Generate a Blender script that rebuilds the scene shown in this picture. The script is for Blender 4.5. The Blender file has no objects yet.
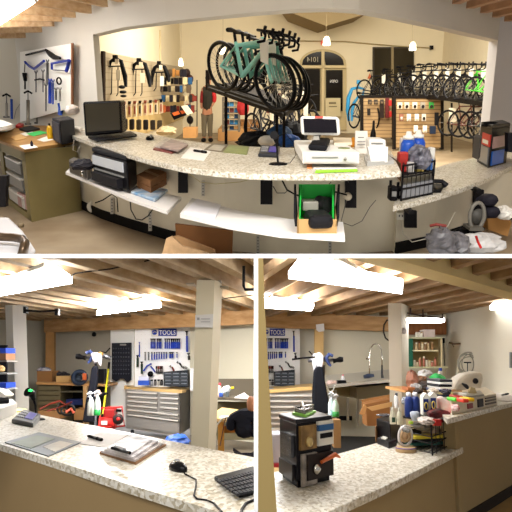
import bpy, bmesh, math, random
from mathutils import Vector, Matrix
random.seed(7)
sc = bpy.context.scene
col = sc.collection
FP = 600.0
# ---- camera, world, exposure
cd = bpy.data.cameras.new('camera'); cam = bpy.data.objects.new('camera', cd); col.objects.link(cam)
cam.rotation_euler = (math.pi/2, 0, 0); cd.sensor_width = 36.0; cd.lens = 36.0*FP/512.0
cd.clip_start = 0.05; cd.clip_end = 200
sc.camera = cam
sc.view_settings.view_transform = 'Standard'; sc.view_settings.look = 'None'
sc.view_settings.exposure = 0.45; sc.view_settings.gamma = 1.0
wd = bpy.data.worlds.new('world'); sc.world = wd; wd.use_nodes = True
wd.node_tree.nodes['Background'].inputs[0].default_value = (1.0, 0.97, 0.92, 1)
wd.node_tree.nodes['Background'].inputs[1].default_value = 0.36

class Room:
    def __init__(s, hor):
        s.h = hor; s.M = Matrix.Rotation(math.atan((256-hor)/FP), 4, 'X'); s.I = s.M.inverted()
    def d(s, px, py):
        return s.I @ Vector(((px-256)/FP, 1, (256-py)/FP))
R1 = Room(84); R2 = Room(359); R3 = Room(359)
RM = R1
def D(px, py, Y):
    d = RM.d(px, py); return d*(Y/d.y)
def Z(px, py, z):
    d = RM.d(px, py); return d*(z/d.z)
def X(px, py, x):
    d = RM.d(px, py); return d*(x/d.x)
def lamp(name, loc, aim, size, sy, power, color=(1,1,1), room=None):
    l = bpy.data.lights.new(name, 'AREA'); l.shape = 'RECTANGLE'; l.size = size; l.size_y = sy; l.energy = power; l.color = color
    o = bpy.data.objects.new(name, l); col.objects.link(o)
    m = room.M if room else Matrix()
    a = m @ Vector(loc); b = m @ Vector(aim)
    o.matrix_world = Matrix.Translation(a) @ (b-a).to_track_quat('-Z', 'Y').to_matrix().to_4x4()
    return o
# ---- added area lights, none of them in view
lamp('unseen_overhead_light', (-1.2, 1.5, 2.6), (-1.2, 3.9, -0.4), 1.8, 0.5, 84, (1, .96, .9))  # unseen lamp standing in for overhead tubes, angled to favour the countertops
lamp('unseen_overhead_light', (1.2, 1.5, 2.6), (1.2, 3.9, -0.4), 1.8, 0.5, 84, (1, .96, .9))  # same unseen stand-in over the right side
lamp('unseen_overhead_light', (0, -0.6, 2.6), (0, 5.5, 1.7), 2.4, 0.6, 55, (1, .97, .93))  # unseen lamp added to brighten the upper header from the front
lamp('shop_fill_light', (1.8, 12.5, 2.55), (1.8, 14.0, -1), 6.0, 6.0, 1000, (1, .93, .80), R1)  # large unseen panel added to light the shop along with the pendants
lamp('gap_backdrop_light', (0, 27, 9), (0, 34, 3), 26, 3, 2600, (1, 1, 1))  # added out of view to whiten the backdrop behind the rooms
lamp('gap_backdrop_light', (0, 27, -9), (0, 34, -3), 26, 3, 2600, (1, 1, 1))

def lin(h):
    r = [int(h[i:i+2], 16)/255 for i in (0, 2, 4)]
    return tuple((c/12.92 if c <= .04045 else ((c+.055)/1.055)**2.4) for c in r) + (1,)
_m = {}
def mat(h, rough=.6, metal=0.0, emit=0.0, noise=0.0, ns=6.0, h2=None, stretch=None):
    k = (h, rough, metal, emit, noise, ns, h2, stretch)
    if k in _m: return _m[k]
    m = bpy.data.materials.new('surface_'+h); m.use_nodes = True; _m[k] = m
    nt = m.node_tree; b = nt.nodes['Principled BSDF']
    b.inputs['Base Color'].default_value = lin(h); b.inputs['Roughness'].default_value = rough; b.inputs['Metallic'].default_value = metal; b.inputs['Specular IOR Level'].default_value = .12 if max(lin(h)[:3]) < .03 else .3
    if emit:
        b.inputs['Emission Color'].default_value = lin(h); b.inputs['Emission Strength'].default_value = emit
    if noise or h2:
        tc = nt.nodes.new('ShaderNodeTexCoord'); n = nt.nodes.new('ShaderNodeTexNoise'); n.inputs['Scale'].default_value = ns
        n.inputs['Detail'].default_value = 5
        mp = nt.nodes.new('ShaderNodeMapping')
        if stretch: mp.inputs['Scale'].default_value = stretch
        nt.links.new(tc.outputs['Object'], mp.inputs[0]); nt.links.new(mp.outputs[0], n.inputs['Vector'])
        r = nt.nodes.new('ShaderNodeValToRGB'); e = r.color_ramp.elements
        c = lin(h)
        c2 = lin(h2) if h2 else tuple(max(0, v*(1-noise)) for v in c[:3])+(1,)
        e[0].position = .3; e[0].color = c2; e[1].position = .7; e[1].color = c
        nt.links.new(n.outputs['Fac'], r.inputs[0]); nt.links.new(r.outputs[0], b.inputs['Base Color'])
    return m
def mosaic(name, sx, sy):
    m = bpy.data.materials.new(name); m.use_nodes = True; nt = m.node_tree; b = nt.nodes['Principled BSDF']
    tc = nt.nodes.new('ShaderNodeTexCoord'); mp = nt.nodes.new('ShaderNodeMapping'); mp.inputs['Scale'].default_value = (sx, sy, sx)
    mp.inputs['Rotation'].default_value = (.12, .1, .5)
    v = nt.nodes.new('ShaderNodeTexVoronoi'); v.distance = 'CHEBYCHEV'; v.inputs['Scale'].default_value = 1
    r = nt.nodes.new('ShaderNodeValToRGB'); e = r.color_ramp.elements; r.color_ramp.interpolation = 'CONSTANT'
    e[0].position = 0; e[0].color = lin('d6d1c6'); e[1].position = .55; e[1].color = lin('b3aa96')
    x = e.new(.3); x.color = lin('c8bfac'); x = e.new(.7); x.color = lin('e2ddd2'); x = e.new(.9); x.color = lin('a3977f')
    sp = nt.nodes.new('ShaderNodeSeparateColor')
    nt.links.new(tc.outputs['Object'], mp.inputs[0]); nt.links.new(mp.outputs[0], v.inputs['Vector'])
    nt.links.new(v.outputs['Color'], sp.inputs[0]); nt.links.new(sp.outputs[0], r.inputs[0]); nt.links.new(r.outputs[0], b.inputs['Base Color'])
    b.inputs['Roughness'].default_value = .35
    return m
def striped(name, ha, hb, scale, axis='Z', width=.15, rough=.6):
    m = bpy.data.materials.new(name); m.use_nodes = True; nt = m.node_tree; b = nt.nodes['Principled BSDF']
    tc = nt.nodes.new('ShaderNodeTexCoord'); s = nt.nodes.new('ShaderNodeSeparateXYZ'); mu = nt.nodes.new('ShaderNodeMath'); mu.operation = 'MULTIPLY'; mu.inputs[1].default_value = scale
    fr = nt.nodes.new('ShaderNodeMath'); fr.operation = 'FRACT'; r = nt.nodes.new('ShaderNodeValToRGB'); r.color_ramp.interpolation = 'CONSTANT'
    r.color_ramp.elements[0].color = lin(hb); r.color_ramp.elements[1].position = width; r.color_ramp.elements[1].color = lin(ha)
    nt.links.new(tc.outputs['Object'], s.inputs[0]); nt.links.new(s.outputs[axis], mu.inputs[0]); nt.links.new(mu.outputs[0], fr.inputs[0])
    nt.links.new(fr.outputs[0], r.inputs[0]); nt.links.new(r.outputs[0], b.inputs['Base Color']); b.inputs['Roughness'].default_value = rough
    return m

class MB:
    def __init__(s): s.v = []; s.f = []; s.sm = []
    def add(s, vs, fs, smooth=False):
        n = len(s.v); s.v += [Vector(v) for v in vs]; s.f += [tuple(i+n for i in f) for f in fs]; s.sm += [smooth]*len(fs); return s
    def prism(s, pts, off):
        off = Vector(off); n = len(pts); vs = [Vector(p) for p in pts]+[Vector(p)+off for p in pts]
        nrm = Vector()
        for i in range(n):
            a, b = vs[i], vs[(i+1) % n]
            nrm += Vector(((a.y-b.y)*(a.z+b.z), (a.z-b.z)*(a.x+b.x), (a.x-b.x)*(a.y+b.y)))
        fl = nrm.dot(off) > 0
        bot = tuple(range(n)); top = tuple(range(n, 2*n))
        fs = [bot[::-1] if fl else bot, top if fl else top[::-1]]
        for i in range(n):
            j = (i+1) % n; q = (i, j, j+n, i+n); fs.append(q if fl else q[::-1])
        return s.add(vs, fs)
    def rect(s, x0, y0, x1, y1, Y, d):      # px rectangle at depth Y, thickness d metres away from the viewer
        return s.prism([D(x0, y1, Y), D(x1, y1, Y), D(x1, y0, Y), D(x0, y0, Y)], (0, d, 0))
    def poly(s, pts, Y, d):
        return s.prism([D(p[0], p[1], p[2] if len(p) > 2 else Y) for p in pts], (0, d, 0))
    def slab(s, pts, z, h):                 # px polygon on the level plane z, raised by h
        return s.prism([Z(p[0], p[1], z) for p in pts], (0, 0, h))
    def box(s, c, sx, sy, sz, a=0, tilt=0):      # c = base centre
        c = Vector(c); m = Matrix.Rotation(a, 3, 'Z') @ Matrix.Rotation(tilt, 3, 'X')
        pts = [c + m @ Vector((x*sx/2, y*sy/2, 0)) for x, y in ((-1, -1), (1, -1), (1, 1), (-1, 1))]
        return s.prism(pts, m @ Vector((0, 0, sz)))
    def tube(s, pts, r, seg=8, closed=False):
        pts = [Vector(p) for p in pts]; n = len(pts); rr = r if isinstance(r, (list, tuple)) else [r]*n
        base = len(s.v); up = None; rings = []
        for i in range(n):
            if closed: t = pts[(i+1) % n]-pts[i-1]
            else: t = pts[min(i+1, n-1)]-pts[max(i-1, 0)]
            if t.length < 1e-9: t = Vector((0, 0, 1))
            t.normalize()
            if up is None:
                up = Vector((0, 0, 1)) if abs(t.z) < .9 else Vector((1, 0, 0))
            u = up - t*up.dot(t)
            if u.length < 1e-6: u = t.orthogonal()
            u.normalize(); up = u; w = t.cross(u)
            rings.append([pts[i]+(u*math.cos(2*math.pi*k/seg)+w*math.sin(2*math.pi*k/seg))*rr[i] for k in range(seg)])
        vs = [v for g in rings for v in g]; fs = []
        for i in range(n if closed else n-1):
            j = (i+1) % n
            for k in range(seg):
                l = (k+1) % seg; fs.append((i*seg+k, j*seg+k, j*seg+l, i*seg+l)[::-1])
        s.add(vs, fs, True)
        if not closed:
            s.f += [tuple(base+k for k in range(seg)), tuple(base+(n-1)*seg+k for k in range(seg))[::-1]]; s.sm += [False, False]
        return s
    def pipe(s, pts, Y, rpx, seg=8, closed=False):
        sc_ = Y/FP
        return s.tube([D(p[0], p[1], Y+(p[2]*sc_ if len(p) > 2 else 0)) for p in pts], [q*sc_ for q in rpx] if isinstance(rpx, (list, tuple)) else rpx*sc_, seg, closed)
    def lathe(s, c, prof, k=1.0, seg=14, ax=None):   # profile of (radius, height), times k
        c = Vector(c); vs = []; fs = []
        ax = (Vector(ax) if ax else Vector((0, 0, 1))).normalized(); u = ax.orthogonal().normalized(); w = ax.cross(u)
        for r, h in prof:
            for i in range(seg):
                a = 2*math.pi*i/seg; vs.append(c+(u*math.cos(a)+w*math.sin(a))*r*k+ax*h*k)
        for j in range(len(prof)-1):
            for i in range(seg):
                l = (i+1) % seg; fs.append((j*seg+i, j*seg+l, (j+1)*seg+l, (j+1)*seg+i))
        fs.append(tuple(range(seg))[::-1]); fs.append(tuple((len(prof)-1)*seg+i for i in range(seg)))
        return s.add(vs, fs, True)
    def ball(s, c, rx, ry=None, rz=None, seg=12, rg=8):
        ry = rx if ry is None else ry; rz = rx if rz is None else rz; c = Vector(c)
        vs = [c+Vector((0, 0, -rz))]; fs = []
        for j in range(1, rg):
            p = -math.pi/2+math.pi*j/rg
            for i in range(seg):
                a = 2*math.pi*i/seg; vs.append(c+Vector((rx*math.cos(p)*math.cos(a), ry*math.cos(p)*math.sin(a), rz*math.sin(p))))
        vs.append(c+Vector((0, 0, rz)))
        for i in range(seg):
            l = (i+1) % seg; fs.append((0, 1+l, 1+i)); fs.append((len(vs)-1, 1+(rg-2)*seg+i, 1+(rg-2)*seg+l))
            for j in range(rg-2): fs.append((1+j*seg+i, 1+j*seg+l, 1+(j+1)*seg+l, 1+(j+1)*seg+i))
        return s.add(vs, fs, True)
    def torus(s, c, U, V, r, rings=24, seg=6):       # ring spanned by vectors U and V
        c = Vector(c); U = Vector(U); V = Vector(V)
        return s.tube([c+U*math.cos(2*math.pi*i/rings)+V*math.sin(2*math.pi*i/rings) for i in range(rings)], r, seg, True)
    def crumple(s, c, rx, ry, rz, amp=.25, seed=1, seg=16, rg=10):
        rnd = random.Random(seed); a = len(s.v); s.ball(c, rx, ry, rz, seg, rg); c = Vector(c)
        for i in range(a, len(s.v)):
            q = s.v[i]-c; s.v[i] = c+q*(1-amp*.55+1.1*amp*rnd.random())
            if s.v[i].z < c.z-rz*.8: s.v[i].z = c.z-rz*.8
        for i in range(len(s.sm)-seg*rg, len(s.sm)):
            if i >= 0: s.sm[i] = False
        return s
    def mesh(s, name, org):
        me = bpy.data.meshes.new(name); me.from_pydata([v-org for v in s.v], [], s.f); me.update()
        me.polygons.foreach_set('use_smooth', s.sm[:len(me.polygons)] if len(s.sm) >= len(me.polygons) else [False]*len(me.polygons))
        return me
ORG = {}; ROOMOF = {}
def _link(name, M, m, org, bevel=0):
    me = M.mesh(name, org); me.materials.append(m); o = bpy.data.objects.new(name, me); col.objects.link(o)
    if bevel:
        b = o.modifiers.new('bevel', 'BEVEL'); b.width = bevel; b.segments = 2; b.limit_method = 'ANGLE'
    return o
def thing(name, label, cat, at, group=None):
    o = bpy.data.objects.new(name, None); col.objects.link(o); o.empty_display_size = .05
    o.matrix_world = RM.M @ Matrix.Translation(at); o['label'] = label; o['category'] = cat
    if group: o['group'] = group
    ORG[o] = Vector(at); ROOMOF[o] = RM
    return o
def part(par, name, M, m, label=None, bevel=0):
    o = _link(name, M, m, ORG[par], bevel); o.parent = par; ORG[o] = ORG[par]
    if label: o['label'] = label
    return o
def solo(name, label, cat, M, m, group=None, bevel=0, kind=None):
    lo = [min(v[i] for v in M.v) for i in range(3)]; hi = [max(v[i] for v in M.v) for i in range(3)]
    org = Vector(((lo[0]+hi[0])/2, (lo[1]+hi[1])/2, lo[2]))
    o = _link(name, M, m, org, bevel); o.matrix_world = RM.M @ Matrix.Translation(org); o['label'] = label; o['category'] = cat
    if group: o['group'] = group
    if kind: o['kind'] = kind
    ORG[o] = org; ROOMOF[o] = RM
    return o
def struct(name, M, m, bevel=0):
    o = _link(name, M, m, Vector((0, 0, 0)), bevel); o.matrix_world = RM.M.copy(); o['kind'] = 'structure'; ORG[o] = Vector((0, 0, 0)); ROOMOF[o] = RM
    return o
def dup(root, at, label=None, scale=1.0, rot=0.0, group=None):
    r = root.copy(); col.objects.link(r); r.matrix_world = RM.M @ Matrix.Translation(at) @ Matrix.Rotation(rot, 4, 'Z') @ Matrix.Scale(scale, 4)
    ORG[r] = Vector(at); ROOMOF[r] = RM
    if label: r['label'] = label
    if group: r['group'] = group
    def kids(a, b):
        for ch in list(a.children):
            if ch in done: continue
            done.add(ch); c = ch.copy(); col.objects.link(c); c.parent = b; done.add(c); kids(ch, c)
    done = set(); kids(root, r)
    return r
def text(par, name, s, x0, y0, x1, y1, Y, m, fill=True, mirror=False, label=None, map_=None):
    cu = bpy.data.curves.new(name, 'FONT'); cu.body = s; cu.extrude = 0
    t = bpy.data.objects.new(name, cu); col.objects.link(t); dg = bpy.context.evaluated_depsgraph_get()
    me = bpy.data.meshes.new_from_object(t.evaluated_get(dg)); bpy.data.objects.remove(t)
    xs = [v.co.x for v in me.vertices]; ys = [v.co.y for v in me.vertices]; ax, bx, ay, by = min(xs), max(xs), min(ys), max(ys)
    M = MB()
    vs = []
    for v in me.vertices:
        u = (v.co.x-ax)/(bx-ax); w = (v.co.y-ay)/(by-ay)
        if mirror: u = 1-u
        vs.append(map_(u, w) if map_ else D(x0+u*(x1-x0), y1+w*(y0-y1), Y))
    fs = [tuple(p.vertices) for p in me.polygons]
    M.add(vs, fs); bpy.data.meshes.remove(me)
    o = part(par, name, M, m, label); sd = o.modifiers.new('thickness', 'SOLIDIFY'); sd.thickness = .002
    return o
# common materials
BLK = mat('0b0a0d', .5); BLK2 = mat('17171b', .65); WHT = mat('e8e4dc', .5); WH2 = mat('f4f2ee', .4); GRY = mat('8a8a88', .5)
STL = mat('a8a49c', .3, .85); CHR = mat('d4d2cc', .18, 1.0); BLU = mat('1c3f9c', .45); RED = mat('b5201c', .5); YEL = mat('e2c81e', .5)
CRD = mat('9a6c3c', .85, noise=.15); CRD2 = mat('b98a55', .85, noise=.12); PAP = mat('efece6', .7); GRN = mat('1e9a3a', .5); ORA = mat('c9612a', .5)
WOOD = mat('c49a62', .6, h2='8f6a3c', ns=3, stretch=(1, 12, 1)); PLYW = mat('d7b072', .5, noise=.12)
TANW = mat('e0c592', .8); SLV = mat('b8b8ba', .35, .6); DKG = mat('3c3c40', .6); TEAL = mat('6fb5a6', .4); SKIN = mat('b07a5a', .6)
# ================= UPPER ROOM =================
RM = R1
FL = -1.58; CT = -.62; CL = -.95; CE = .82; HB = .593
backdrop = MB().prism([(-40, 34, -40), (40, 34, -40), (40, 34, 40), (-40, 34, 40)], (0, .3, 0))
o = _link('wall_rear', backdrop, mat('ffffff', .9), Vector((0, 0, 0))); o['kind'] = 'structure'  # added white backdrop that shows through the gaps between the rooms
WCOL = mat('d6d2ca', .8, noise=.04, ns=2); struct('light_block_slab', MB().prism([R1.I @ Vector(p) for p in ((-5, 2.8, -.003), (5, 2.8, -.003), (7, 7.5, -.003), (-7, 7.5, -.003))], R1.I @ Vector((0, 0, .006))), mat('f4f2ee', .8))  # thin slab added to stop light leaking up from the lower rooms
WCR = mat('e6dabc', .85, noise=.05, ns=1.5)
hp = [(60, 7.55), (93, 7.2), (123, 6.24), (166, 5.7), (209, 5.3), (252, 5.0), (300, 4.7), (333, 4.67), (359, 4.78), (398, 5.3), (442, 6.24), (498, 8.1)]
def pl(px, Y, z): return Vector(((px-256)*Y/FP*math.sqrt(1), Y, z))
def colx(px, Y, py=84):      # plan point under an image column
    p = D(px, py, Y); return (p.x, p.y)
def ribbon(M, pts, z0, z1, th):     # wall following plan points, thickness away from viewer
    for i in range(len(pts)-1):
        (xa, ya), (xb, yb) = pts[i], pts[i+1]
        M.prism([(xa, ya, z0), (xb, yb, z0), (xb, yb, z1), (xa, ya, z1)], (0, th, 0))
    return M
def ppx(px, py, z):  # plan point from image pixel at height z
    p = Z(px, py, z); return (p.x, p.y)
hdr = [ppx(x, y, HB) for x, y in ((93, 34.5), (123, 27.5), (166, 21.5), (209, 17), (252, 12.5), (300, 8.7), (333, 7.8), (359, 9.5), (398, 17), (442, 27), (498, 40.3))]
struct('wall_header', ribbon(MB(), hdr, HB, 1.05, .3), WCOL)
# wall left of the opening (bends at the room corner), its jamb, right jamb
cA = ppx(15, 41.5, CE); cB = hdr[0]
def YA(px, py=84):
    d = RM.d(px, py); k = d.x/d.y; sx, sy = cB[0]-cA[0], cB[1]-cA[1]
    t = (k*cA[1]-cA[0])/(sx-k*sy); return cA[1]+t*sy
def DW(px, py, off=.1):      # point just in front of the wall left of the opening
    d = RM.d(px, py); n = Vector((cB[1]-cA[1], -(cB[0]-cA[0]), 0)).normalized()
    if n.y > 0: n = -n
    a = Vector((cA[0], cA[1], 0))+n*off; return d*(n.dot(a)/n.dot(d))
jl = MB(); ribbon(jl, [cA, cB], FL, 1.05, .3); struct('wall_left_of_opening', jl, WCOL)
struct('wall_left', ribbon(MB(), [(cA[0]-1.8, cA[1]+.25), cA], FL, 1.05, .2), mat('d5cfc2', .8))
cR = hdr[-1]; q = ppx(540, 24, CE)
struct('wall_right', ribbon(MB(), [cR, (cR[0]+1.6, cR[1]-.2)], FL, 1.05, .35), mat('c9c8cc', .8))
wc = [(70, 8.1), (76, 7.97), (100, 7.2), (130, 6.65), (170, 6.1), (225, 5.7), (310, 5.5), (400, 5.7)]
struct('wall_counter', ribbon(MB(), [colx(a, b, 200) for a, b in wc], FL, CT-.05, .12), mat('e4dbc6', .8, noise=.05))
wc2 = [(398, 5.6), (435, 5.9), (470, 6.4), (530, 7.5)]
struct('wall_counter_low', ribbon(MB(), [colx(a, b, 200) for a, b in wc2], FL, CL-.05, .12), mat('e4dbc6', .8, noise=.05))
struct('baseboard_counter', ribbon(ribbon(MB(), [(a-.0, b-.03) for a, b in [colx(a, b, 200) for a, b in wc[:6]]], FL, FL+.11, .03), [(a, b-.03) for a, b in [colx(a, b, 200) for a, b in wc2]], FL, FL+.11, .03), mat('0f0e0e', .7))
struct('floor', MB().prism([(-6, 4, FL-.1), (8, 4, FL-.1), (8, 22, FL-.1), (-6, 22, FL-.1)], (0, 0, .1)), mat('a8977e', .5, h2='806c54', ns=1.3))
# ceiling boards and joists, front part of the room
cm = MB(); pts = [(-6, 4.0), (6, 4.0), (6, 7.9)] + [(x, y+.25) for x, y in reversed(hdr)] + [(cA[0], cA[1]+.2), (-6, 9.0)]
cm.prism([(x, y, CE+.12) for x, y in pts], (0, 0, .05)); struct('ceiling', cm, mat('f0dcc0', .8, noise=.12, ns=3))
def clipline(x0, y0, x1, y1): return MB()
jw = mat('d8bc98', .7, h2='b89268', ns=2.5, stretch=(6, 1, 6)); 
# left joists run nearly level in the picture, right ones slope away
for i, (xa, ya, xb, yb) in enumerate([(-10, 38.5, 30, 37.6), (-10, 33.5, 42, 32), (-10, 27.5, 52, 26), (-10, 20, 62, 21.5), (0, 12, 76, 17.5), (28, 4, 92, 13.5), (52, -5, 108, 7), (80, -10, 124, 2)]):
    a = Z(xa, ya, CE); b = Z(xb, yb, CE); m = MB(); d = (b-a).normalized(); n = Vector((-d.y, d.x, 0))*.07
    m.prism([a, b, b+n, a+n], (0, 0, .12)); struct('ceiling_joist', m, jw)
for i, (xa, ya, xb, yb) in enumerate([(436, -1, 470, -22), (452, 4, 500, -14), (466, 8.5, 520, -6), (480, 13, 530, 1), (492, 17.5, 540, 6), (504, 21.5, 545, 14)]):
    a = Z(xa, ya, CE); b = Z(xb, yb, CE); m = MB(); d = (b-a).normalized(); n = Vector((-d.y, d.x, 0))*.09
    m.prism([a, b, b+n, a+n], (0, 0, .12)); struct('ceiling_joist', m, mat('bd9474', .7, noise=.25))
def fixture(label, quad, z, h=.07, emit=14, group=None, cat='light', hx='ffffff'):
    c = sum((Z(x, y, z) for x, y in quad), Vector())/4
    t = thing('fluorescent_light', label, cat, c, group)
    part(t, 'diffuser', MB().slab(quad, z, h), mat(hx, .5, emit=emit))
    g = MB(); p = [Z(x, y, z) for x, y in quad]; ax = (p[1]+p[2]-p[0]-p[3]).normalized(); lw = []
    for q in p:
        w_ = q-c; al = ax*w_.dot(ax); lw.append(c+al+(w_-al)*.45)
    g.prism([q+Vector((0, 0, h+.001)) for q in lw], (0, 0, .035)); part(t, 'housing', g, mat('d8d4cc', .5))
    e = MB(); e.prism([p[1]+(p[0]-p[1])*.03+Vector((0, 0, -.002)), p[1]+Vector((0, 0, -.002)), p[2]+Vector((0, 0, -.002)), p[2]+(p[3]-p[2])*.03+Vector((0, 0, -.002))], (0, 0, h)); part(t, 'end_cap', e, mat('b8b0a4', .5))
    return t
fixture('bright tube light on joists, top left of the upper room', [(-30, 2), (28, -8), (38, 1), (-12, 33)], CE-.06, emit=7)
# shop beyond the opening
SY = 20.5
struct('wall_shop_back', MB().prism([D(150, 160, SY), D(450, 160, SY), D(450, -30, SY), D(150, -30, SY)], (0, .3, 0)), WCR)
struct('wall_shop_left', MB().prism([(-2.45, 9.35, FL), (-2.45, 21, FL), (-2.45, 21, 3.2), (-2.45, 9.35, 3.2)], (-.2, 0, 0)), WCR)
struct('wall_shop_right', MB().prism([(6.05, 8, FL), (6.05, 21, FL), (6.05, 21, 3.2), (6.05, 8, 3.2)], (.2, 0, 0)), mat('eadec2', .85, noise=.04))
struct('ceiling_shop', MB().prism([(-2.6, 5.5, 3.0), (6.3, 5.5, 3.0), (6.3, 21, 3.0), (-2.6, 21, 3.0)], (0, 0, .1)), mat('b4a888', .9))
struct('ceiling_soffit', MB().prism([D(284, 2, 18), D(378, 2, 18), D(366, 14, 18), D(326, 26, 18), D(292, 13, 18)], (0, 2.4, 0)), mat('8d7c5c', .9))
struct('trim_1', MB().pipe([(300, 41), (345, 41.5), (372, 44), (402, 46.5), (431, 48)], SY-.05, .55), mat('a8966a', .7))
solo('wall_bracket', 'small dark bracket where the conduit meets the right corner', 'bracket', MB().rect(430.5, 45.5, 433.5, 49.5, SY-.15, .12), BLK)
struct('trim_2', MB().pipe([(160, 30), (160, 66)], 14.2, .5), mat('c2ad7e', .7))
# entrance doors
CRM = mat('c6b488', .7); GLS = mat('1f1b16', .12)
arch = [(300, 130), (346.5, 130), (346.5, 66)] + [(323+23.5*math.cos(a*math.pi/12), 64-15*math.sin(a*math.pi/12)) for a in range(1, 12)] + [(300, 66)]
dm = MB().poly(arch, SY-.12, .12); d1 = struct('door_1', dm, CRM)
p = MB().poly([(302, 65)] + [(323-20.5*math.cos(a*math.pi/12), 62.5-11*math.sin(a*math.pi/12)) for a in range(0, 7)] + [(323, 65)], SY-.2, .05); part(d1, 'pane', p, GLS)
p = MB().poly([(326, 65)] + [(323+20.5*math.cos(a*math.pi/12), 62.5-11*math.sin(a*math.pi/12)) for a in range(6, -1, -1)] + [(344, 65)], SY-.2, .05); part(d1, 'pane', p, GLS)
part(d1, 'pane', MB().rect(302.5, 69, 320, 111, SY-.2, .05), GLS); part(d1, 'pane', MB().rect(326, 70, 342.7, 111, SY-.2, .05), GLS)
part(d1, 'frame', MB().rect(321.5, 50, 324.5, 130, SY-.24, .1), mat('cdbb90', .6)); part(d1, 'crossbar', MB().rect(300, 65.4, 346.5, 68, SY-.24, .1), mat('cdbb90', .6))
text(d1, 'house_number', '1014', 307, 57, 318, 62, SY-.22, mat('b0a890', .6), mirror=True)
nt_ = thing('open_sign', 'small dark sign hanging in the right entrance door pane', 'sign', D(334, 82, SY-.3))
part(nt_, 'sign_board', MB().rect(329.5, 79, 338.5, 83.4, SY-.3, .04), BLK2); text(nt_, 'lettering', 'OPEN', 330.2, 79.8, 337.8, 82.6, SY-.32, PAP, mirror=True)
t = thing('wall_poster', 'cream notice taped over the lower right entrance door', 'poster', D(333, 116, SY-.35))
part(t, 'sheet', MB().rect(325.5, 98, 340.5, 116.5, SY-.35, .03), mat('cbbd96', .8)); part(t, 'print', MB().rect(329, 102, 336, 104, SY-.37, .02).rect(329, 106, 337, 107, SY-.37, .02), mat('7e7358', .8))
t = struct('window_1', MB().rect(373, 47, 414, 96, SY-.1, .1), mat('3a3224', .6))
part(t, 'pane', MB().rect(374.5, 48.5, 391, 95, SY-.14, .03), mat('2c2618', .15)); part(t, 'pane', MB().rect(394, 48.5, 413, 95, SY-.14, .03), mat('2c2618', .15)); part(t, 'mullion', MB().rect(391.2, 47, 393.8, 96, SY-.18, .06), mat('8a7a58', .6))
solo('exit_sign', 'tiny red exit sign above the entrance doors', 'sign', MB().rect(321, 40.5, 324, 44.5, SY-.1, .06), mat('c8503c', .5, emit=.4))
solo('wall_sticker', 'little orange arrow decal on the shop wall', 'sticker', MB().poly([(367.5, 78.5), (370, 73), (371, 77), (370, 79)], SY-.05, .03), mat('d0704a', .7))
# pendants
def pendant(px, y0, y1, Y, label, r=3.2):
    t = thing('pendant_lamp', label, 'lamp', D(px, y1, Y)); k = Y/FP
    part(t, 'glass_shade', MB().lathe(D(px, y1, Y), [(r*.95, 0), (r, 1), (r*.85, (y1-y0)*.7), (r*.4, y1-y0)], k), mat('fff2d0', .4, emit=5))
    part(t, 'cord', MB().tube([D(px, y0+.6, Y), D(px, -30, Y)], .15*k, 5), mat('8a7a5a', .6))
pendant(326.5, 37.5, 45.5, 15, 'lit white pendant lamp above the entrance doors', 3.4)
pendant(412.5, 43, 50.5, 15.5, 'lit white pendant lamp above the dark shop window', 3.2)
pendant(181, 59, 66, 16, 'lit pendant lamp over the left wall hooks, farthest left', 2.2)
pendant(223, 46, 54, 17, 'lit pendant lamp partly behind the raised bicycles', 3)
# left pegboard with bars
pbm = striped('peg_back', 'ac9c80', '948468', 9, 'Z', .12)
WX = -2.42
def wx(px, py, off=0): return X(px, py, WX+off)
t = thing('display_board', 'tall tan display board hung with bicycle handlebars in the shop', 'display board', wx(140, 120))
part(t, 'board', MB().prism([wx(102, 112), wx(188, 92), wx(188, 69), wx(102, 52)], (.05, 0, 0)), pbm); part(t, 'edge_strip', MB().prism([wx(100.8, 112, .07), wx(103, 112, .07), wx(103, 51.5, .07), wx(100.8, 51, .07)], (.04, 0, 0)), mat('2a1c16', .6))
part(t, 'lower_board', MB().prism([wx(103, 150), wx(183, 118), wx(183, 95), wx(103, 113)], (.03, 0, 0)), mat('bda36e', .7))
def hb(cx, top, w, bot, Y, label):
    t = thing('handlebar_set', label, 'handlebar', D(cx, bot, Y), 'bicycle bars on the shop board'); 
    part(t, 'bar', MB().pipe([(cx-w, bot-6), (cx-w+.5, (top+bot)/2), (cx-w*.6, top+5), (cx-w*.1, top+1), (cx+w*.5, top+4), (cx+w*.9, (top+bot)/2), (cx+w, bot-9)], Y, [1.6, 2.1, 1.7, 1.3, 1.9, 2.4, 1.4]), BLK)
    part(t, 'hook', MB().pipe([(cx-w*.4, top+9), (cx-w*.45, bot-3), (cx-w*.7, bot), ], Y-.1, .5).pipe([(cx+w*.2, top+9), (cx+w*.2, bot-3), (cx+w*.05, bot)], Y-.1, .5).pipe([(cx-w*.8, top+9.5), (cx+w*.7, top+9)], Y-.1, .6), BLK2)
    part(t, 'price_tag', MB().rect(cx, top+13, cx+w*.42, top+23, Y-.3, .03), mat('f2e8d4', .7)); part(t, 'clip_tag', MB().rect(cx-w*.1, top+2, cx+w*.25, top+7, Y-.3, .03), mat('ead8c0', .7)); part(t, 'stem', MB().rect(cx-w*.35, top-2, cx+w*.05, top+5, Y-.15, .1), BLK)
hb(116, 57, 10, 96, 10.2, 'black handlebar on hooks, leftmost on the tan board'); hb(140, 60, 10, 96, 12.1, 'black handlebar on hooks, middle of the tan board'); hb(160, 63, 9, 91, 14.2, 'black handlebar on hooks, farthest right on the tan board')
rnd = random.Random(3)
shoe = None
hl = [(122, 87, 6, 3.4), (123, 92, 6.5, 3.2), (123.5, 96, 5.5, 2.6)]
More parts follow.
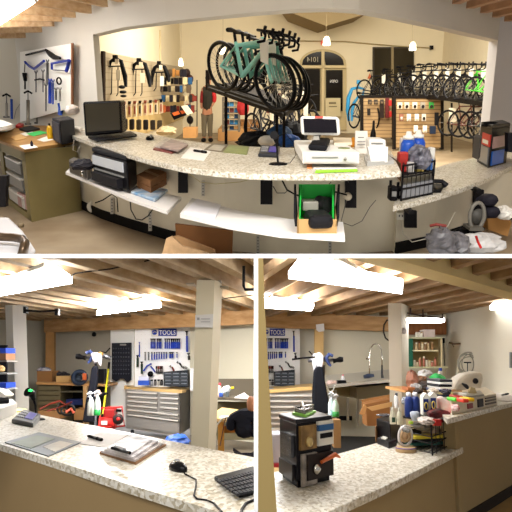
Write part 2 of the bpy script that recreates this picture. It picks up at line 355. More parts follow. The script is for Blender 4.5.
for i, (x, y, w, h) in enumerate(hl):
    solo('bike_saddle', ['black saddle hooked below the leftmost handlebar, top of three', 'black saddle, middle of three below the leftmost handlebar', 'black saddle, lowest of three below the leftmost handlebar'][i], 'saddle', MB().ball(D(x, y, 10), w*.5*10/FP, .12, h*.5*10/FP), BLK2)
# row of packaged tubes
for i in range(8):
    x = 122+i*5.3; Y = 1440/(256-x)-.35
    if 0: pass
    m = MB().prism([D(x, 118-i*.6, Y), D(x+3.6, 118-i*.7, Y), D(x+3.4, 103-i*.3, Y), D(x+.4, 103-i*.3, Y)], (0, .06, 0))
    t = thing('glove_packet', 'pale hanging packet in the row under the handlebars', 'packet', D(x+1.8, 118-i*.6, Y), 'hanging packets under the handlebars')
    part(t, 'packet', m, mat(['d6c3a4', 'cdb79a', 'e0cdb0'][i % 3], .6)); part(t, 'header_card', MB().rect(x+.6, 101.5-i*.3, x+3.2, 104.5-i*.3, Y-.02, .05), BLK if i % 2 else mat('7a3a2a', .6)); part(t, 'stripe', MB().rect(x+1.2, 107-i*.4, x+2.6, 115-i*.5, Y-.02, .02), mat('8a4a3c' if i % 3 else '2a2424', .6))
# shelves of small parts right of the board
cols = ['2a2422', '3a302a', 'a8552a', '1f4f7a', '7a2a1e', 'c8b890', '18161a', '5a4a38', 'b07a3a', '222026']
for r_, (y0, xs, xe) in enumerate([(73, 165, 184), (81, 162, 189), (89, 158, 191), (98.5, 157, 194), (109, 158, 193)]):
    x = xs; k = 0
    while x < xe:
        w = rnd.uniform(2.4, 4.4); h = rnd.uniform(5, 8.5); Y = 15.3+rnd.uniform(0, .6)
        M = MB().rect(x, y0-h/2, x+w, y0+h/2, Y, .08)
        solo('bike_part_pack', ['dark', 'mixed', 'small', 'low', 'bottom'][r_]+' packaged bicycle accessory in row %s of the shop rack' % ['one', 'two', 'three', 'four', 'five'][r_], 'accessory', M, mat(cols[rnd.randrange(10)], .6), 'packaged accessories, row '+['one', 'two', 'three', 'four', 'five'][r_], bevel=.01)
        x += w+rnd.uniform(.2, .8); k += 1
t = thing('saddle_tray', 'tilted tray of orange and white lights on the shop rack', 'tray', D(178, 118, 15)); part(t, 'tray', MB().poly([(170, 113), (186, 110), (192, 113), (174, 120)], 14.9, .3), BLK2)
part(t, 'lights', MB().poly([(172, 113), (178, 111), (180, 114), (174, 116)], 14.8, .05).poly([(180, 111), (186, 110), (188, 112), (182, 114)], 14.8, .05), ORA)
solo('price_card', 'white price card leaning beside the accessory rack', 'card', MB().poly([(181, 106), (187, 105), (193, 113), (187, 115)], 14.7, .03), mat('e8dcc0', .7))
t = thing('wire_stand', 'slim black wire display stand left of the person', 'stand', D(194, 128, 16)); part(t, 'frame', MB().pipe([(190, 128), (190, 80), (197, 80), (197, 128)], 16, .5).pipe([(190, 96), (197, 96)], 16, .4).pipe([(190, 111), (197, 111)], 16, .4), BLK)
for i, (x, y, c) in enumerate([(187, 73, '2a1d1a'), (190, 79, '3a1a16'), (188, 88, '1c1a1c'), (192, 98, '8a3a1c'), (188, 108, 'a0602c'), (190, 120, '201c1c')]):
    solo('bike_helmet', 'dark helmet, %s on the wire stand column' % ['first from the top', 'second from the top', 'third from the top', 'orange tinted fourth', 'tan fifth', 'lowest'][i], 'helmet', MB().ball(D(x, y, 16.2), .09, .13, .11).rect(x-3, y, x+3, y+1.6, 16.1, .1), mat(c, .5))
for i in range(6):
    x = 122+i*7; solo('hanging_bag', 'dark hanging saddle bag in the lowest shop row', 'bag', MB().rect(x, 119+i*.3, x+4.5, 130, 1440/(256-x)-.35, .12), mat(['1d1a1a', '2a2420', '3a3020'][i % 3], .7), 'saddle bags in the lowest shop row', bevel=.02)
M = MB().crumple(D(166, 131, 13), .22, .3, .1, .3, 4); solo('fabric_pile', 'rumpled beige cloth pile behind the counter magazines', 'cloth', M, mat('b8a684', .8))
M = MB().rect(183, 128, 196, 138, 14.5, .5); solo('cardboard_box', 'low tan box on the shop floor left of the person', 'box', M, CRD2)
# person
def skin_body(name, pts, edges, rad, par, m, sub=1):
    me = bpy.data.meshes.new(name); me.from_pydata([Vector(p)-ORG[par] for p in pts], edges, []); o = bpy.data.objects.new(name, me); col.objects.link(o); o.parent = par; ORG[o] = ORG[par]
    sk = o.modifiers.new('skin', 'SKIN')
    for i, v in enumerate(me.skin_vertices[0].data): v.radius = rad[i] if isinstance(rad[i], tuple) else (rad[i], rad[i])
    me.skin_vertices[0].data[0].use_root = True
    s = o.modifiers.new('smooth', 'SUBSURF'); s.levels = sub; s.render_levels = sub
    me.materials.append(m); dg = bpy.context.evaluated_depsgraph_get(); nm = bpy.data.meshes.new_from_object(o.evaluated_get(dg)); o.modifiers.clear(); o.data = nm
    if not nm.materials: nm.materials.append(m)
    return o
PY = 16.4; k = PY/FP
t = thing('person', 'person standing in dark vest with red sleeves and grey trousers', 'person', D(207, 141, PY))
B = lambda x, y, dy=0: D(x, y, PY+dy*k)
bp = [B(207, 112), B(207.3, 104), B(207.5, 96), B(207.8, 89), B(208, 85), B(208.3, 82), B(208.5, 78), B(203.2, 89.5), B(202, 97), B(201.5, 104), B(201.5, 109), B(212.3, 89.5), B(214.6, 97), B(213.5, 103), B(211, 107), B(204.6, 114), B(204, 126), B(204, 138), B(203.4, 140.4, -5), B(210, 114), B(210, 126), B(210.2, 138), B(210.6, 140.4, -5)]
be = [(0, 1), (1, 2), (2, 3), (3, 4), (4, 5), (5, 6), (3, 7), (7, 8), (8, 9), (9, 10), (3, 11), (11, 12), (12, 13), (13, 14), (0, 15), (15, 16), (16, 17), (17, 18), (0, 19), (19, 20), (20, 21), (21, 22)]
br = [r_*k for r_ in (4.4, 4.2, 4.8, 4, 1.8, 3, 2.9, 2.2, 1.7, 1.4, 1.2, 2.2, 1.7, 1.4, 1.2, 3, 2.2, 1.6, 1.4, 3, 2.2, 1.6, 1.4)]
skin_body('body', bp, be, br, t, SKIN)
skin_body('vest', [B(207, 112.5), B(207.3, 104), B(207.6, 96), B(207.8, 88.5), B(203.6, 89.2), B(212, 89.2)], [(0, 1), (1, 2), (2, 3), (3, 4), (3, 5)], [r_*k for r_ in (5.2, 5, 5.6, 4.6, 3, 3)], t, mat('2e2a22', .8))
skin_body('red_sleeves', [B(212, 89.5), B(214.8, 97), B(213.8, 103)], [(0, 1), (1, 2)], [2.7*k, 2.3*k, 1.9*k], t, mat('a81c1c', .7)); skin_body('red_sleeves', [B(203.4, 89.5), B(202, 97), B(201.4, 104)], [(0, 1), (1, 2)], [2.6*k, 2.1*k, 1.8*k], t, mat('7c1a18', .7))
skin_body('trousers', [B(207, 111), B(204.6, 115), B(204, 126), B(204, 137.5), B(210, 115), B(210, 126), B(210.2, 137.5)], [(0, 1), (1, 2), (2, 3), (0, 4), (4, 5), (5, 6)], [r_*k for r_ in (4.6, 3.5, 2.8, 2.3, 3.5, 2.8, 2.3)], t, mat('6e6450', .85))
part(t, 'hair', MB().ball(B(208.4, 78.2, .5), 3.1*k, 3.2*k, 3.4*k), mat('2a1c14', .9))
part(t, 'shoe', MB().ball(B(203.6, 140, -2), 2.6*k, 5*k, 2.2*k), BLK); part(t, 'shoe', MB().ball(B(210.6, 140, -2), 2.6*k, 5*k, 2.2*k), BLK)
# ---- bicycles
def bicycle(name, label, P0, U, W, S, frame, group=None, drop=True, tyre=BLK, tag_=True, spokes=14, dark=None, seg=24, tw=.02, fr_=.016, sh=0):
    """canonical side view: rear axle (0,0), front axle (1,0), wheel radius .34"""
    U = Vector(U)*S; W = Vector(W)*S; V = Vector((0, 0, S))
    m3 = lambda u, v, w=0: Vector(P0)+U*u+V*v+W*w
    t = thing(name, label, 'bicycle', m3(.5, -.34), group); r = fr_*S
    for u in (0, 1.0):
        wh = part(t, 'wheel', MB().torus(m3(u, 0), U*.325, V*.325, tw*S, seg, 6), tyre)
        part(wh, 'rim', MB().torus(m3(u, 0), U*.3, V*.3, .009*S, seg, 4), dark or BLK2)
        if spokes:
            sm_ = MB()
            for i in range(spokes):
                a = 2*math.pi*i/spokes; sm_.tube([m3(u, 0), m3(u+.3*math.cos(a), .3*math.sin(a))], .0035*S, 3)
            part(wh, 'spokes', sm_, STL)
        part(wh, 'hub', MB().tube([m3(u, 0, -.04), m3(u, 0, .04)], .022*S, 8), BLK)
    f = MB(); f.tube([m3(.41, -.05), m3(.29, .47-sh)], r).tube([m3(.30, .43-sh), m3(.80, .46)], r).tube([m3(.41, -.05), m3(.83, .36)], r*1.3).tube([m3(.84, .32), m3(.79, .5)], r*1.3)
    for w in (-.03, .03): f.tube([m3(0, 0, w*1.6), m3(.41, -.05, w)], r*.7).tube([m3(0, 0, w*1.6), m3(.30, .42-sh, w*.5)], r*.6)
    part(t, 'frame', f, frame)
    fk = MB()
    for w in (-.035, .035): fk.tube([m3(.84, .34, w), m3(.87, .28, w*1.3), m3(.96, .07, w*1.4), m3(1, 0, w*1.5)], r*.9)
    part(t, 'fork', fk, frame)
    part(t, 'seat_post', MB().tube([m3(.29, .46-sh), m3(.26, .60-sh)], r*.8), BLK)
    sd = MB().tube([m3(.12, .61-sh), m3(.2, .62-sh), m3(.3, .615-sh), m3(.40, .61-sh)], [.03*S, .034*S, .018*S, .014*S], 8); part(t, 'saddle', sd, BLK)
    r = .016*S; h = MB(); h.tube([m3(.78, .52), m3(.77, .57), m3(.86, .59)], r*.9)
    if drop:
        for w in (-1, 1): h.tube([m3(.86, .59), m3(.86, .59, w*.2), m3(.95, .59, w*.21), m3(1.0, .55, w*.21), m3(.98, .48, w*.21), m3(.88, .45, w*.22)], r*1.1).tube([m3(.98, .59, w*.21), m3(1.0, .65, w*.21)], r*1.3)
    else: h.tube([m3(.82, .62, -.3), m3(.85, .6, 0), m3(.82, .62, .3)], r)
    part(t, 'handlebar', h, BLK)
    cr = MB().torus(m3(.41, -.05, .05), U*.09, V*.09, .012*S, 14, 4).tube([m3(.41, -.05, .06), m3(.5, -.18, .08)], r*.7).tube([m3(.41, -.05, -.06), m3(.32, .08, -.08)], r*.7); part(t, 'crankset', cr, BLK2)
    if tag_: part(t, 'price_tag', MB().prism([m3(.80, .5, -.08), m3(.95, .48, -.08), m3(.95, .2, -.08), m3(.82, .22, -.08)], W*.01), mat('f2ecdc', .7))
    return t
# raised display platform with four road bikes
dk = [Z(0, 0, 1)]*0
plat = thing('bike_platform', 'raised black platform on posts under the teal bicycles', 'platform', D(250, 140, 9))
def L(px, py, Y): return D(px, py, Y)
part(plat, 'deck', MB().prism([L(207, 87, 10.2), L(283, 113.5, 8.0), L(300, 105, 9.3), L(240, 80, 11.5)], (0, 0, -.05)), mat('1b1614', .6))
part(plat, 'back_rail', MB().prism([L(205.5, 70, 10.3), L(209.5, 70, 10.3), L(209.5, 90, 10.3), L(205.5, 90, 10.3)], (0, .05, 0)), mat('241c18', .6))
for x, y0, y1, Y in ((226, 90, 150, 9.6), (246, 100, 150, 9.2), (277, 108, 150, 8.4), (284, 112, 150, 8.1)): part(plat, 'post', MB().rect(x-1.4, y0, x+1.4, y1, Y, .05), mat('1b1614', .6))
part(plat, 'channel', MB().prism([L(207, 86, 10.1), L(284, 112, 7.9), L(284, 109.5, 7.9), L(207, 83.5, 10.1)], (0, .04, 0)), mat('120f0e', .5))
part(plat, 'channel', MB().prism([L(216, 84, 10.7), L(291, 109, 8.5), L(291, 107, 8.5), L(216, 82, 10.7)], (0, .04, 0)), mat('120f0e', .5))
pr = D(222.5, 66, 8.9); pf = D(275.5, 83, 7.6); S = .66*27/ (.345*79)/.66
U0 = (pf-pr); Sx = 27*7.6/FP/.345; U_ = U0/Sx; U_.z = 0
W_ = Vector((.55, .84, 0))
tcol = mat('9ae0d0', .35)
def rbike(i, label, off, fr, spk=22):
    P0 = pr+Vector(off); t = bicycle('road_bicycle', label, P0, U_, W_, Sx*.98, fr, 'road bicycles on the raised platform', True, spokes=spk, seg=36, dark=BLK2, tag_=(i < 2), tw=.027 if i == 0 else .02, fr_=.026 if i < 2 else .02, sh=.1)
# lower front axle: shear removed by lifting rear
def tilt_bike(t): pass
DZ = (pf.z-pr.z)
_old = bicycle
U_.z = DZ/Sx
rbike(0, 'teal road bicycle with white tag, front of the raised platform', (0, 0, 0), tcol)
rbike(1, 'teal road bicycle second from the front on the raised platform', (.10, .34, 0), mat('6db3a4', .4), 16)
rbike(2, 'pale green road bicycle third from the front on the platform', (.19, .68, 0), mat('5b8f7c', .4), 12)
rbike(3, 'dark road bicycle at the back of the raised platform', (.26, 1.0, -.03), BLK2, 12)
# shelving, boxes and bicycles under the platform
t = thing('magazine_rack', 'grey rack of blue boxes under the raised platform', 'rack', D(231, 132, 15.5))
part(t, 'frame', MB().rect(222, 97, 224, 132, 15.5, .4).rect(238, 97, 240, 132, 15.5, .4), mat('5a5246', .5))
for i, y in enumerate((101, 107, 113, 119, 125, 130)): part(t, 'shelf', MB().rect(223, y, 239, y+1, 15.5, .4), mat('8a7a62', .5))
for i in range(14):
    x = 225+(i % 3)*4.6; y = 106.5+(i//3)*6; solo('small_box', 'small boxed product on the grey rack under the platform', 'box', MB().rect(x, y-4.6, x+4, y-.2, 15.6, .2), mat(['2c6aa0', '3b86b8', 'b9a888', '1f3f66', '6a2f2a'][i % 5], .6), 'boxed products on the grey rack')
solo('red_jacket', 'red jacket hanging behind the platform posts', 'jacket', MB().crumple(D(243, 106, 14), .13, .1, .25, .2, 3), mat('8c1c1c', .8))
solo('cardboard_box', 'large tan cardboard box below the raised bicycles', 'box', MB().prism([Z(218, 141, FL), Z(247, 141, FL), Z(247, 134, FL), Z(223, 134, FL)], (0, 0, .34)), CRD2, bevel=.01)
solo('cardboard_box', 'brown cardboard box right of the platform post', 'box', MB().prism([Z(241, 137, FL), Z(260, 137, FL), Z(258, 131, FL), Z(240, 131, FL)], (0, 0, .45)), CRD, bevel=.01)
for i, (x, y, Y, s, lab, fr) in enumerate([(262, 118, 13.0, 1.0, 'dark bicycle parked under the platform, nearest the cash register', '25242a'), (281, 112, 14.5, 1.0, 'black bicycle parked right of the platform posts', '1b1b1f'), (268, 112, 15.5, 1.0, 'dark red bicycle behind the platform posts', '6a1d1a'), (283, 124, 12.0, .9, 'dark bicycle behind the cash register', '2a2a30'), (252, 128, 12.5, .9, 'low dark bicycle beside the brown box under the platform', '202228')]):
    bicycle('parked_bicycle', lab, D(x, y, Y), (.55, -.8, 0), (.8, .55, 0), s, mat(fr, .45), 'bicycles parked under the platform', i % 2 == 0, spokes=8, seg=18)
solo('blue_helmet', 'blue and black gear bag behind the counter by the scanner', 'bag', MB().crumple(D(279, 139, 9), .22, .2, .2, .15, 8), mat('24466e', .6))
solo('white_helmet', 'white cycling helmet on the gear pile behind the counter', 'helmet', MB().ball(D(267, 141, 8.6), .13, .15, .08), WHT)
solo('gear_pile', 'dark mixed gear piled behind the counter', 'gear', MB().crumple(D(256, 142, 9), .28, .3, .15, .3, 9).crumple(D(292, 136, 9.5), .25, .3, .22, .3, 10), mat('1f2024', .7), kind='stuff')
solo('blue_cloth', 'bright blue cloth beside the tablet stand in the shop', 'cloth', MB().crumple(D(289, 141, 8.4), .15, .15, .09, .2, 12), mat('1d4f9a', .7))
# blue bicycle-shaped wall sign
t = thing('wall_sculpture', 'light blue figure shaped floor sign left of slat panels', 'sign', D(352, 123, 18))
part(t, 'figure', MB().pipe([(349, 121), (347.5, 110), (348.5, 98), (352, 89), (358, 87.5), (364, 89), (363, 95), (358, 97), (354, 103), (352, 112), (352, 121)], 18, [1.3, 1.8, 2, 1.7, 1.3, 1.2, 1.2, 1.2, 1.6, 1.6, 1]), mat('2f8fc4', .5)); part(t, 'head', MB().rect(357, 80, 360.5, 84, 18, .08).rect(358, 83, 359.4, 88, 18, .06), mat('2f8fc4', .5))
bicycle('parked_bicycle', 'small dark bicycle beside the blue figure sign', D(354, 116, 17), (.35, -.9, 0), (.9, .35, 0), 1.0, mat('30485e', .5), None, False, spokes=6, seg=16)
# slatwall panels
SL = striped('slatwall', 'a8895e', '735a3c', 11, 'Z', .22)
def slat(x0, y0, x1, y1, Y, label):
    t = thing('slatwall_panel', label, 'display panel', D((x0+x1)/2, y1, Y)); part(t, 'panel', MB().rect(x0, y0, x1, y1, Y, .08), SL)
    part(t, 'frame', MB().rect(x0-2.6, y0-2.5, x0, y1+1.5, Y-.03, .14).rect(x1, y0-2.5, x1+2.8, y1+1.5, Y-.03, .14).rect(x0, y0-2.5, x1, y0, Y-.03, .14), mat('17120f', .5))
slat(363.5, 97.5, 392, 138, 15.9, 'narrow wooden slat panel beside the blue sign'); slat(396, 98.5, 441, 148, 14.9, 'wide wooden slat panel facing the lower counter')
def pack(x, y, w, h, Y, hx, hx2, row):
    t = thing('accessory_packet', 'hanging accessory packet on the %s' % row, 'packet', D(x, y+h/2, Y), 'accessory packets on the '+row)
    part(t, 'card', MB().rect(x-w/2, y-h/2, x+w/2, y+h/2, Y, .04), mat(hx, .6)); part(t, 'product', MB().ball(D(x, y+h*.15, Y-.03), w*.33*Y/FP, .05, h*.25*Y/FP, 8, 6), mat(hx2, .5))
for i, x in enumerate((400, 407, 415, 423, 431.5)): pack(x, 105.5, 4.6, 6.5, 14.7, ['d9cdb4', 'cfc4b0', 'e0d8c4', '9a9284', '2f8a3a'][i], '26201e', 'top row of the wide slat panel')
for i, x in enumerate((401.5, 409, 417, 424)): pack(x, 117.5, 4, 7, 14.7, ['8a5a4a', 'ded8cc', 'e4ddd0', 'cfc8ba'][i], ['c9bcae', 'f0ece2', 'efe9dc', '2a2624'][i], 'middle row of the wide slat panel')
for i, x in enumerate((416, 425)): pack(x, 129, 4, 7, 14.7, 'e6e0d2', 'f4f0e6', 'bottom row of the wide slat panel')
for i, x in enumerate((370, 376, 382)): pack(x, 102, 3.6, 5, 15.7, '3a322a', '6a5a48', 'top row of the narrow slat panel')
for i, (x, y, w, h, hx, lb) in enumerate([(382, 110, 4, 16, '2b211d', 'long black lock on narrow slat panel'), (387.5, 108, 4, 20, '5a1a1a', 'dark red strap on narrow slat panel'), (390, 103, 3.6, 6, 'b02420', 'red packet, upper on narrow slat panel edge'), (390, 114, 3.6, 6, 'a8241e', 'red packet, lower on narrow slat panel edge'), (369, 112, 3, 7, '24201e', 'small black pump on narrow slat panel'), (437, 119, 4, 13, '17171a', 'black light on wide slat panel, far right'), (433, 130, 6, 8, '1d2a40', 'navy pouch on wide slat panel, bottom right')]):
    solo('bike_accessory', lb, 'accessory', MB().rect(x-w/2, y-h/2, x+w/2, y+h/2, (15.7 if x < 392 else 14.7), .06), mat(hx, .5), bevel=.01)
# two-tier bike rack at right
rk = thing('bike_rack', 'two tier black bicycle rack along the right shop wall', 'rack', D(450, 150, 14))
part(rk, 'upper_deck', MB().prism([D(388, 94, 17), D(448, 98.5, 14), D(497, 106.5, 11.8), D(497, 100, 13.5), D(440, 92, 17), D(392, 90, 19)], (0, 0, .05)), mat('1a1614', .5))
part(rk, 'front_beam', MB().prism([D(388, 93.5, 16.95), D(448, 98, 13.95), D(448, 101, 13.95), D(388, 95.5, 16.95)], (0, .05, 0)).prism([D(448, 98, 13.95), D(497, 106, 11.7), D(497, 109, 11.7), D(448, 101, 13.95)], (0, .05, 0)), mat('120f0e', .5))
for x, Y in ((474, 12.8), (489.5, 12.1), (452, 13.9)): part(rk, 'post', MB().rect(x-.7, 103, x+.7, 152, Y, .05), mat('1a1614', .5))
bc = ['1c1c20', '2b2f3c', '1a1a1c', '302a2a', '1f2630', '1b1d20', '2c2424', '1e1e22', '3fae2a', '3fae2a']
place = [(371, 90, 17.5), (386, 89, 17.2), (399, 87.5, 16.6), (409, 87, 16.2), (419, 86.5, 15.6), (429, 86.5, 15.2), (439, 87, 14.8), (450, 87.5, 14.3), (461, 88.5, 13.9), (472, 89.5, 13.5), (482, 90.5, 13.1)]
proto = None; nm_ = ['first', 'second', 'third', 'fourth', 'fifth', 'sixth', 'seventh', 'eighth', 'ninth', 'tenth', 'eleventh']
for i, (x, y, Y) in enumerate(place):
    lab = ('bright green' if i > 8 else 'dark') + ' bicycle on upper rack tier, %s from the left' % nm_[i]
    if i > 8 or i == 0:
        t = bicycle('rack_bicycle', lab, D(x-7, y, Y), (.62, -.75, 0), (.75, .62, 0), .84, mat('49c02e' if i > 8 else '1c1c22', .45), 'bicycles on the upper rack tier', i < 6, spokes=12, seg=22, dark=DKG, tw=.024)
        if i == 0: proto = t
    else: t = dup(proto, D(x-7, y, Y)+Vector((.31, -.375, -.34))*.84, lab)
for i, (x, y, Y) in enumerate([(455, 123, 13.6), (466, 124, 13.2), (477, 125, 12.8), (486, 126, 12.4)]):
    bicycle('rack_bicycle', 'brown toned bicycle on lower rack tier, %s from the left' % nm_[i], D(x-7, y, Y), (.62, -.75, 0), (.75, .62, 0), .84, mat(['5e2c1e', '6a3322', '2a2424', '2c3438'][i], .45), 'bicycles on the lower rack tier', False, spokes=8, seg=20)
solo('price_placard', 'white placard at the left end of the lower rack tier', 'placard', MB().rect(449, 108, 456, 122, 13.8, .03), mat('dcd2ba', .7))
# ================= UPPER ROOM: counters and the desk side =================
MOS = mosaic('mosaic_laminate', 70, 40)
fr = [(65, 133), (90, 142), (120, 151.5), (150, 160), (183, 167), (215, 171), (250, 173.6), (290, 174.6), (330, 174.6), (370, 173.6), (401, 171)]
bk = [(391, 150.5), (350, 148.5), (300, 148), (250, 146.5), (215, 144.5), (175, 138.5), (137, 131.7), (110, 127.5), (72, 125.5)]
struct_c = solo('countertop', 'long curved mosaic laminate countertop carrying monitor and cash drawer', 'countertop', MB().prism([Z(x, y, CT) for x, y in fr+bk], (0, 0, -.045)), MOS, bevel=.006)
fr2 = [(393, 206), (416, 201), (439, 195), (460, 188.5), (478, 182), (496, 174), (530, 157)]
bk2 = [(530, 141), (477, 157), (450, 163), (434, 168), (400, 176)]
solo('countertop', 'lower mosaic laminate countertop at the right under basket and black display box', 'countertop', MB().prism([Z(x, y, CL) for x, y in fr2+bk2], (0, 0, -.05)), MOS, bevel=.006)
# brackets
def bracket(x0, x1, y0, y1, Y, label):
    t = thing('shelf_bracket', label, 'bracket', D((x0+x1)/2, y1, Y), 'black countertop brackets')
    part(t, 'plate', MB().rect(x0, y0, x1, y1, Y, .05), mat('18161a', .5)); w = x1-x0
    part(t, 'arm', MB().poly([(x0+w*.3, y0-1), (x1-w*.3, y0-1), (x1-w*.3, y0+3), (x0+w*.3, y0+3)], Y-.6, .6), mat('121114', .5))
bracket(260.5, 272.5, 180, 204.5, 5.4, 'black counter bracket above the right end of the long white shelf'); bracket(345.5, 356.5, 180, 208, 5.4, 'black counter bracket right of the cardboard box with green lining'); bracket(178, 187.5, 168, 193, 5.85, 'black counter bracket between the two white shelves'); bracket(405, 417, 211, 228, 5.5, 'black bracket under the left end of the lower counter'); bracket(474, 484, 190, 212, 6.4, 'black bracket under the right part of the lower counter')
# monitor, keyboard, mouse
t = thing('computer_monitor', 'black computer monitor at the left end of the long counter', 'monitor', Z(105, 137, CT))
part(t, 'casing', MB().poly([(82.5, 102), (120.5, 100.5), (122.5, 133), (85, 136.5)], 6.9, .25), mat('131214', .25), bevel=.02)
part(t, 'screen', MB().poly([(85, 104), (118.7, 102.7), (120.2, 129.5), (87, 132.3)], 6.87, .02), mat('3a3426', .15))
part(t, 'stand', MB().slab([(88, 138), (120, 134), (127, 136), (95, 141)], CT, .03), BLK)
def keybd(quad, z, label, rows=4, cols_=14, h=.03):
    t = thing('computer_keyboard', label, 'keyboard', sum((Z(x, y, z) for x, y in quad), Vector())/4); part(t, 'base', MB().slab(quad, z, h), mat('141416', .4), bevel=.006)
    p = [Z(x, y, z+h) for x, y in quad]; M = MB()
    for r_ in range(rows):
        for c in range(cols_):
            u0, u1 = (c+.12)/cols_, (c+.88)/cols_; v0, v1 = .08+.84*(r_+.1)/rows, .08+.84*(r_+.85)/rows
            f = lambda u, v: (p[0]*(1-u)+p[1]*u)*(1-v)+(p[3]*(1-u)+p[2]*u)*v
            M.prism([f(u0, v0), f(u1, v0), f(u1, v1), f(u0, v1)], (0, 0, .008))
    part(t, 'keys', M, mat('2a2a2e', .5)); return t
keybd([(91, 138.5), (131, 133.5), (137, 136.5), (97, 142)], CT, 'black keyboard in front of the monitor on the long counter')
def mouse(px, py, z, lx, ly, lz, label, a=0.0):
    c = Z(px, py, z); t = thing('computer_mouse', label, 'mouse', c); M = MB(); M.ball(Vector((0, 0, lz*.35)), lx, ly, lz)
    for v in M.v:
        if v.z < 0: v.z = 0
        v.rotate(Matrix.Rotation(a, 3, 'Z'))
    M.v = [v+c for v in M.v]; part(t, 'shell', M, mat('0e0e10', .2)); r = Matrix.Rotation(a, 3, 'Z')
    part(t, 'wheel', MB().lathe(c+r @ Vector((-lx*.12, ly*.45, lz*1.05)), [(.01, 0), (.014, .005), (.014, .02), (.01, .025)], 1, 10, r @ Vector((1, 0, 0))), GRY); return t
mouse(150, 139.5, CT, .045, .12, .035, 'small black mouse right of the keyboard on the long counter')
def sheets(name, label, cat, quad, z, h, m, group=None, **k): return solo(name, label, cat, MB().slab(quad, z, h), m, group, **k)
t = thing('magazine_stack', 'stack of colourful magazines on the long counter', 'magazines', Z(170, 148, CT))
for i, (q, c) in enumerate([([(153, 150), (168, 140), (188, 146), (172, 154)], '8a3a3a'), ([(154, 147), (166, 139.5), (184, 143), (172, 151)], 'd8cfc6'), ([(160, 147.5), (171, 140), (188, 145), (178, 152)], 'b8a4a0')]): part(t, 'magazine', MB().slab(q, CT+.012*i, .012), mat(c, .4, noise=.5, ns=14))
sheets('paper_sheet', 'white blank sheet under the pen on the long counter', 'paper', [(181, 158), (190, 147.5), (211, 151.5), (204, 161)], CT, .004, PAP)
def pen(a, b, z, r, label, m=BLK):
    A = Z(*a, z); Bq = Z(*b, z); A.z += r; Bq.z += r; d = Bq-A; t = thing('ballpoint_pen', label, 'pen', (A+Bq)/2-Vector((0, 0, r)))
    part(t, 'barrel', MB().tube([A+d*.12, Bq-d*.1], r, 8), m); part(t, 'tip', MB().tube([A, A+d*.12], [r*.3, r], 8), STL); part(t, 'cap', MB().tube([Bq-d*.3, Bq], r*1.2, 8), m); return t
pen((193, 151.5), (206, 153.5), CT+.004, .012, 'black pen lying on the white sheet of the long counter')
def matb(q1, q2, z, l, c1, c2):
    t = thing('counter_mat', l, 'mat', sum((Z(x, y, z) for x, y in q1), Vector())/4); part(t, 'board', MB().slab(q1, z, .006), mat(c1, .4)); part(t, 'picture', MB().slab(q2, z+.006, .002), mat(c2, .35, noise=.35, ns=8))
matb([(204, 150), (213, 143.5), (228, 145), (223, 152.5)], [(207.5, 149.5), (214, 144.8), (225, 146), (221, 151)], CT, 'brown edged flyer on the counter beside the green one', '6e6048', 'cdc6b6')
matb([(223, 152.5), (229, 145), (249.5, 147), (247, 155)], [(225, 151.8), (230, 146), (248, 147.8), (246, 154)], CT, 'green patterned flyer on the counter beside the brown edged one', '8a8f5a', '9aa660')
# card reader and scanner
def card_reader(q, z, h, label, scr):
    t = thing('card_reader', label, 'card reader', sum((Z(x, y, z) for x, y in q), Vector())/4); p = [Z(x, y, z) for x, y in q]
    M = MB(); up = [Vector((0, 0, h*.6)), Vector((0, 0, h*.6)), Vector((0, 0, h)), Vector((0, 0, h))]
    M.add(p+[a+b for a, b in zip(p, up)], [(3, 2, 1, 0), (4, 5, 6, 7), (0, 1, 5, 4), (1, 2, 6, 5), (2, 3, 7, 6), (3, 0, 4, 7)]); part(t, 'body', M, mat('2c2e34', .35), bevel=.01)
    top = [a+b+Vector((0, 0, .004)) for a, b in zip(p, up)]; f = lambda u, v: (top[0]*(1-u)+top[1]*u)*(1-v)+(top[3]*(1-u)+top[2]*u)*v
    part(t, 'screen', MB().prism([f(.5, .2), f(.88, .2), f(.88, .8), f(.5, .8)], (0, 0, .004)), mat(scr, .3)); kp = MB()
    for i in range(4):
        for j in range(3): kp.prism([f(.1+i*.09, .2+j*.22), f(.17+i*.09, .2+j*.22), f(.17+i*.09, .34+j*.22), f(.1+i*.09, .34+j*.22)], (0, 0, .005))
    part(t, 'keypad', kp, mat('9a9a9e', .5)); return t
card_reader([(258, 157), (278, 158), (280, 151.5), (261, 150)], CT, .05, 'grey card reader beside the black scanner stand on the long counter', '5a4fae')
def scanner(px, py, z, top, label, light, w=7.0, hx=0, Yd=0):
    c = Z(px, py, z); Y = c.y; k = Y/FP; t = thing('barcode_scanner', label, 'scanner', c)
    part(t, 'base', MB().lathe(c, [(w*.95, 0), (w, .6), (w*.8, 1.6), (w*.2, 2.2)], k, 20), BLK)
    part(t, 'stand', MB().tube([c, D(px-1, (py+top)/2, Y), D(px-1+hx*.3, top+6, Y)], [1.1*k, .9*k, 1*k], 8), BLK)
    part(t, 'head', MB().tube([D(px-1+hx*.2, top+9, Y), D(px-1+hx*.4, top+3, Y), D(px-1+hx, top+1, Y-.05)], [1.6*k, 3.4*k, 4.2*k], 10), BLK)
    if light: part(t, 'light', MB().ball(D(px-1+hx*.6, top-.6, Y-.1), 1.8*k, .03, 1.3*k), mat('20e860', .4, emit=2))
    return t, k
scanner(278, 164.5, CT, 134, 'black barcode scanner on a round base on the long counter', False, 9.5, -3)
cord = MB().pipe([(277, 137, 0), (285, 133, 5), (293, 142, 4), (296, 155, 2), (290, 163, 0), (282, 163.5, -2)], 4.7, .35, 6)
solo('scanner_cord', 'thin black cord looping from the scanner head on the long counter', 'cord', cord, BLK)
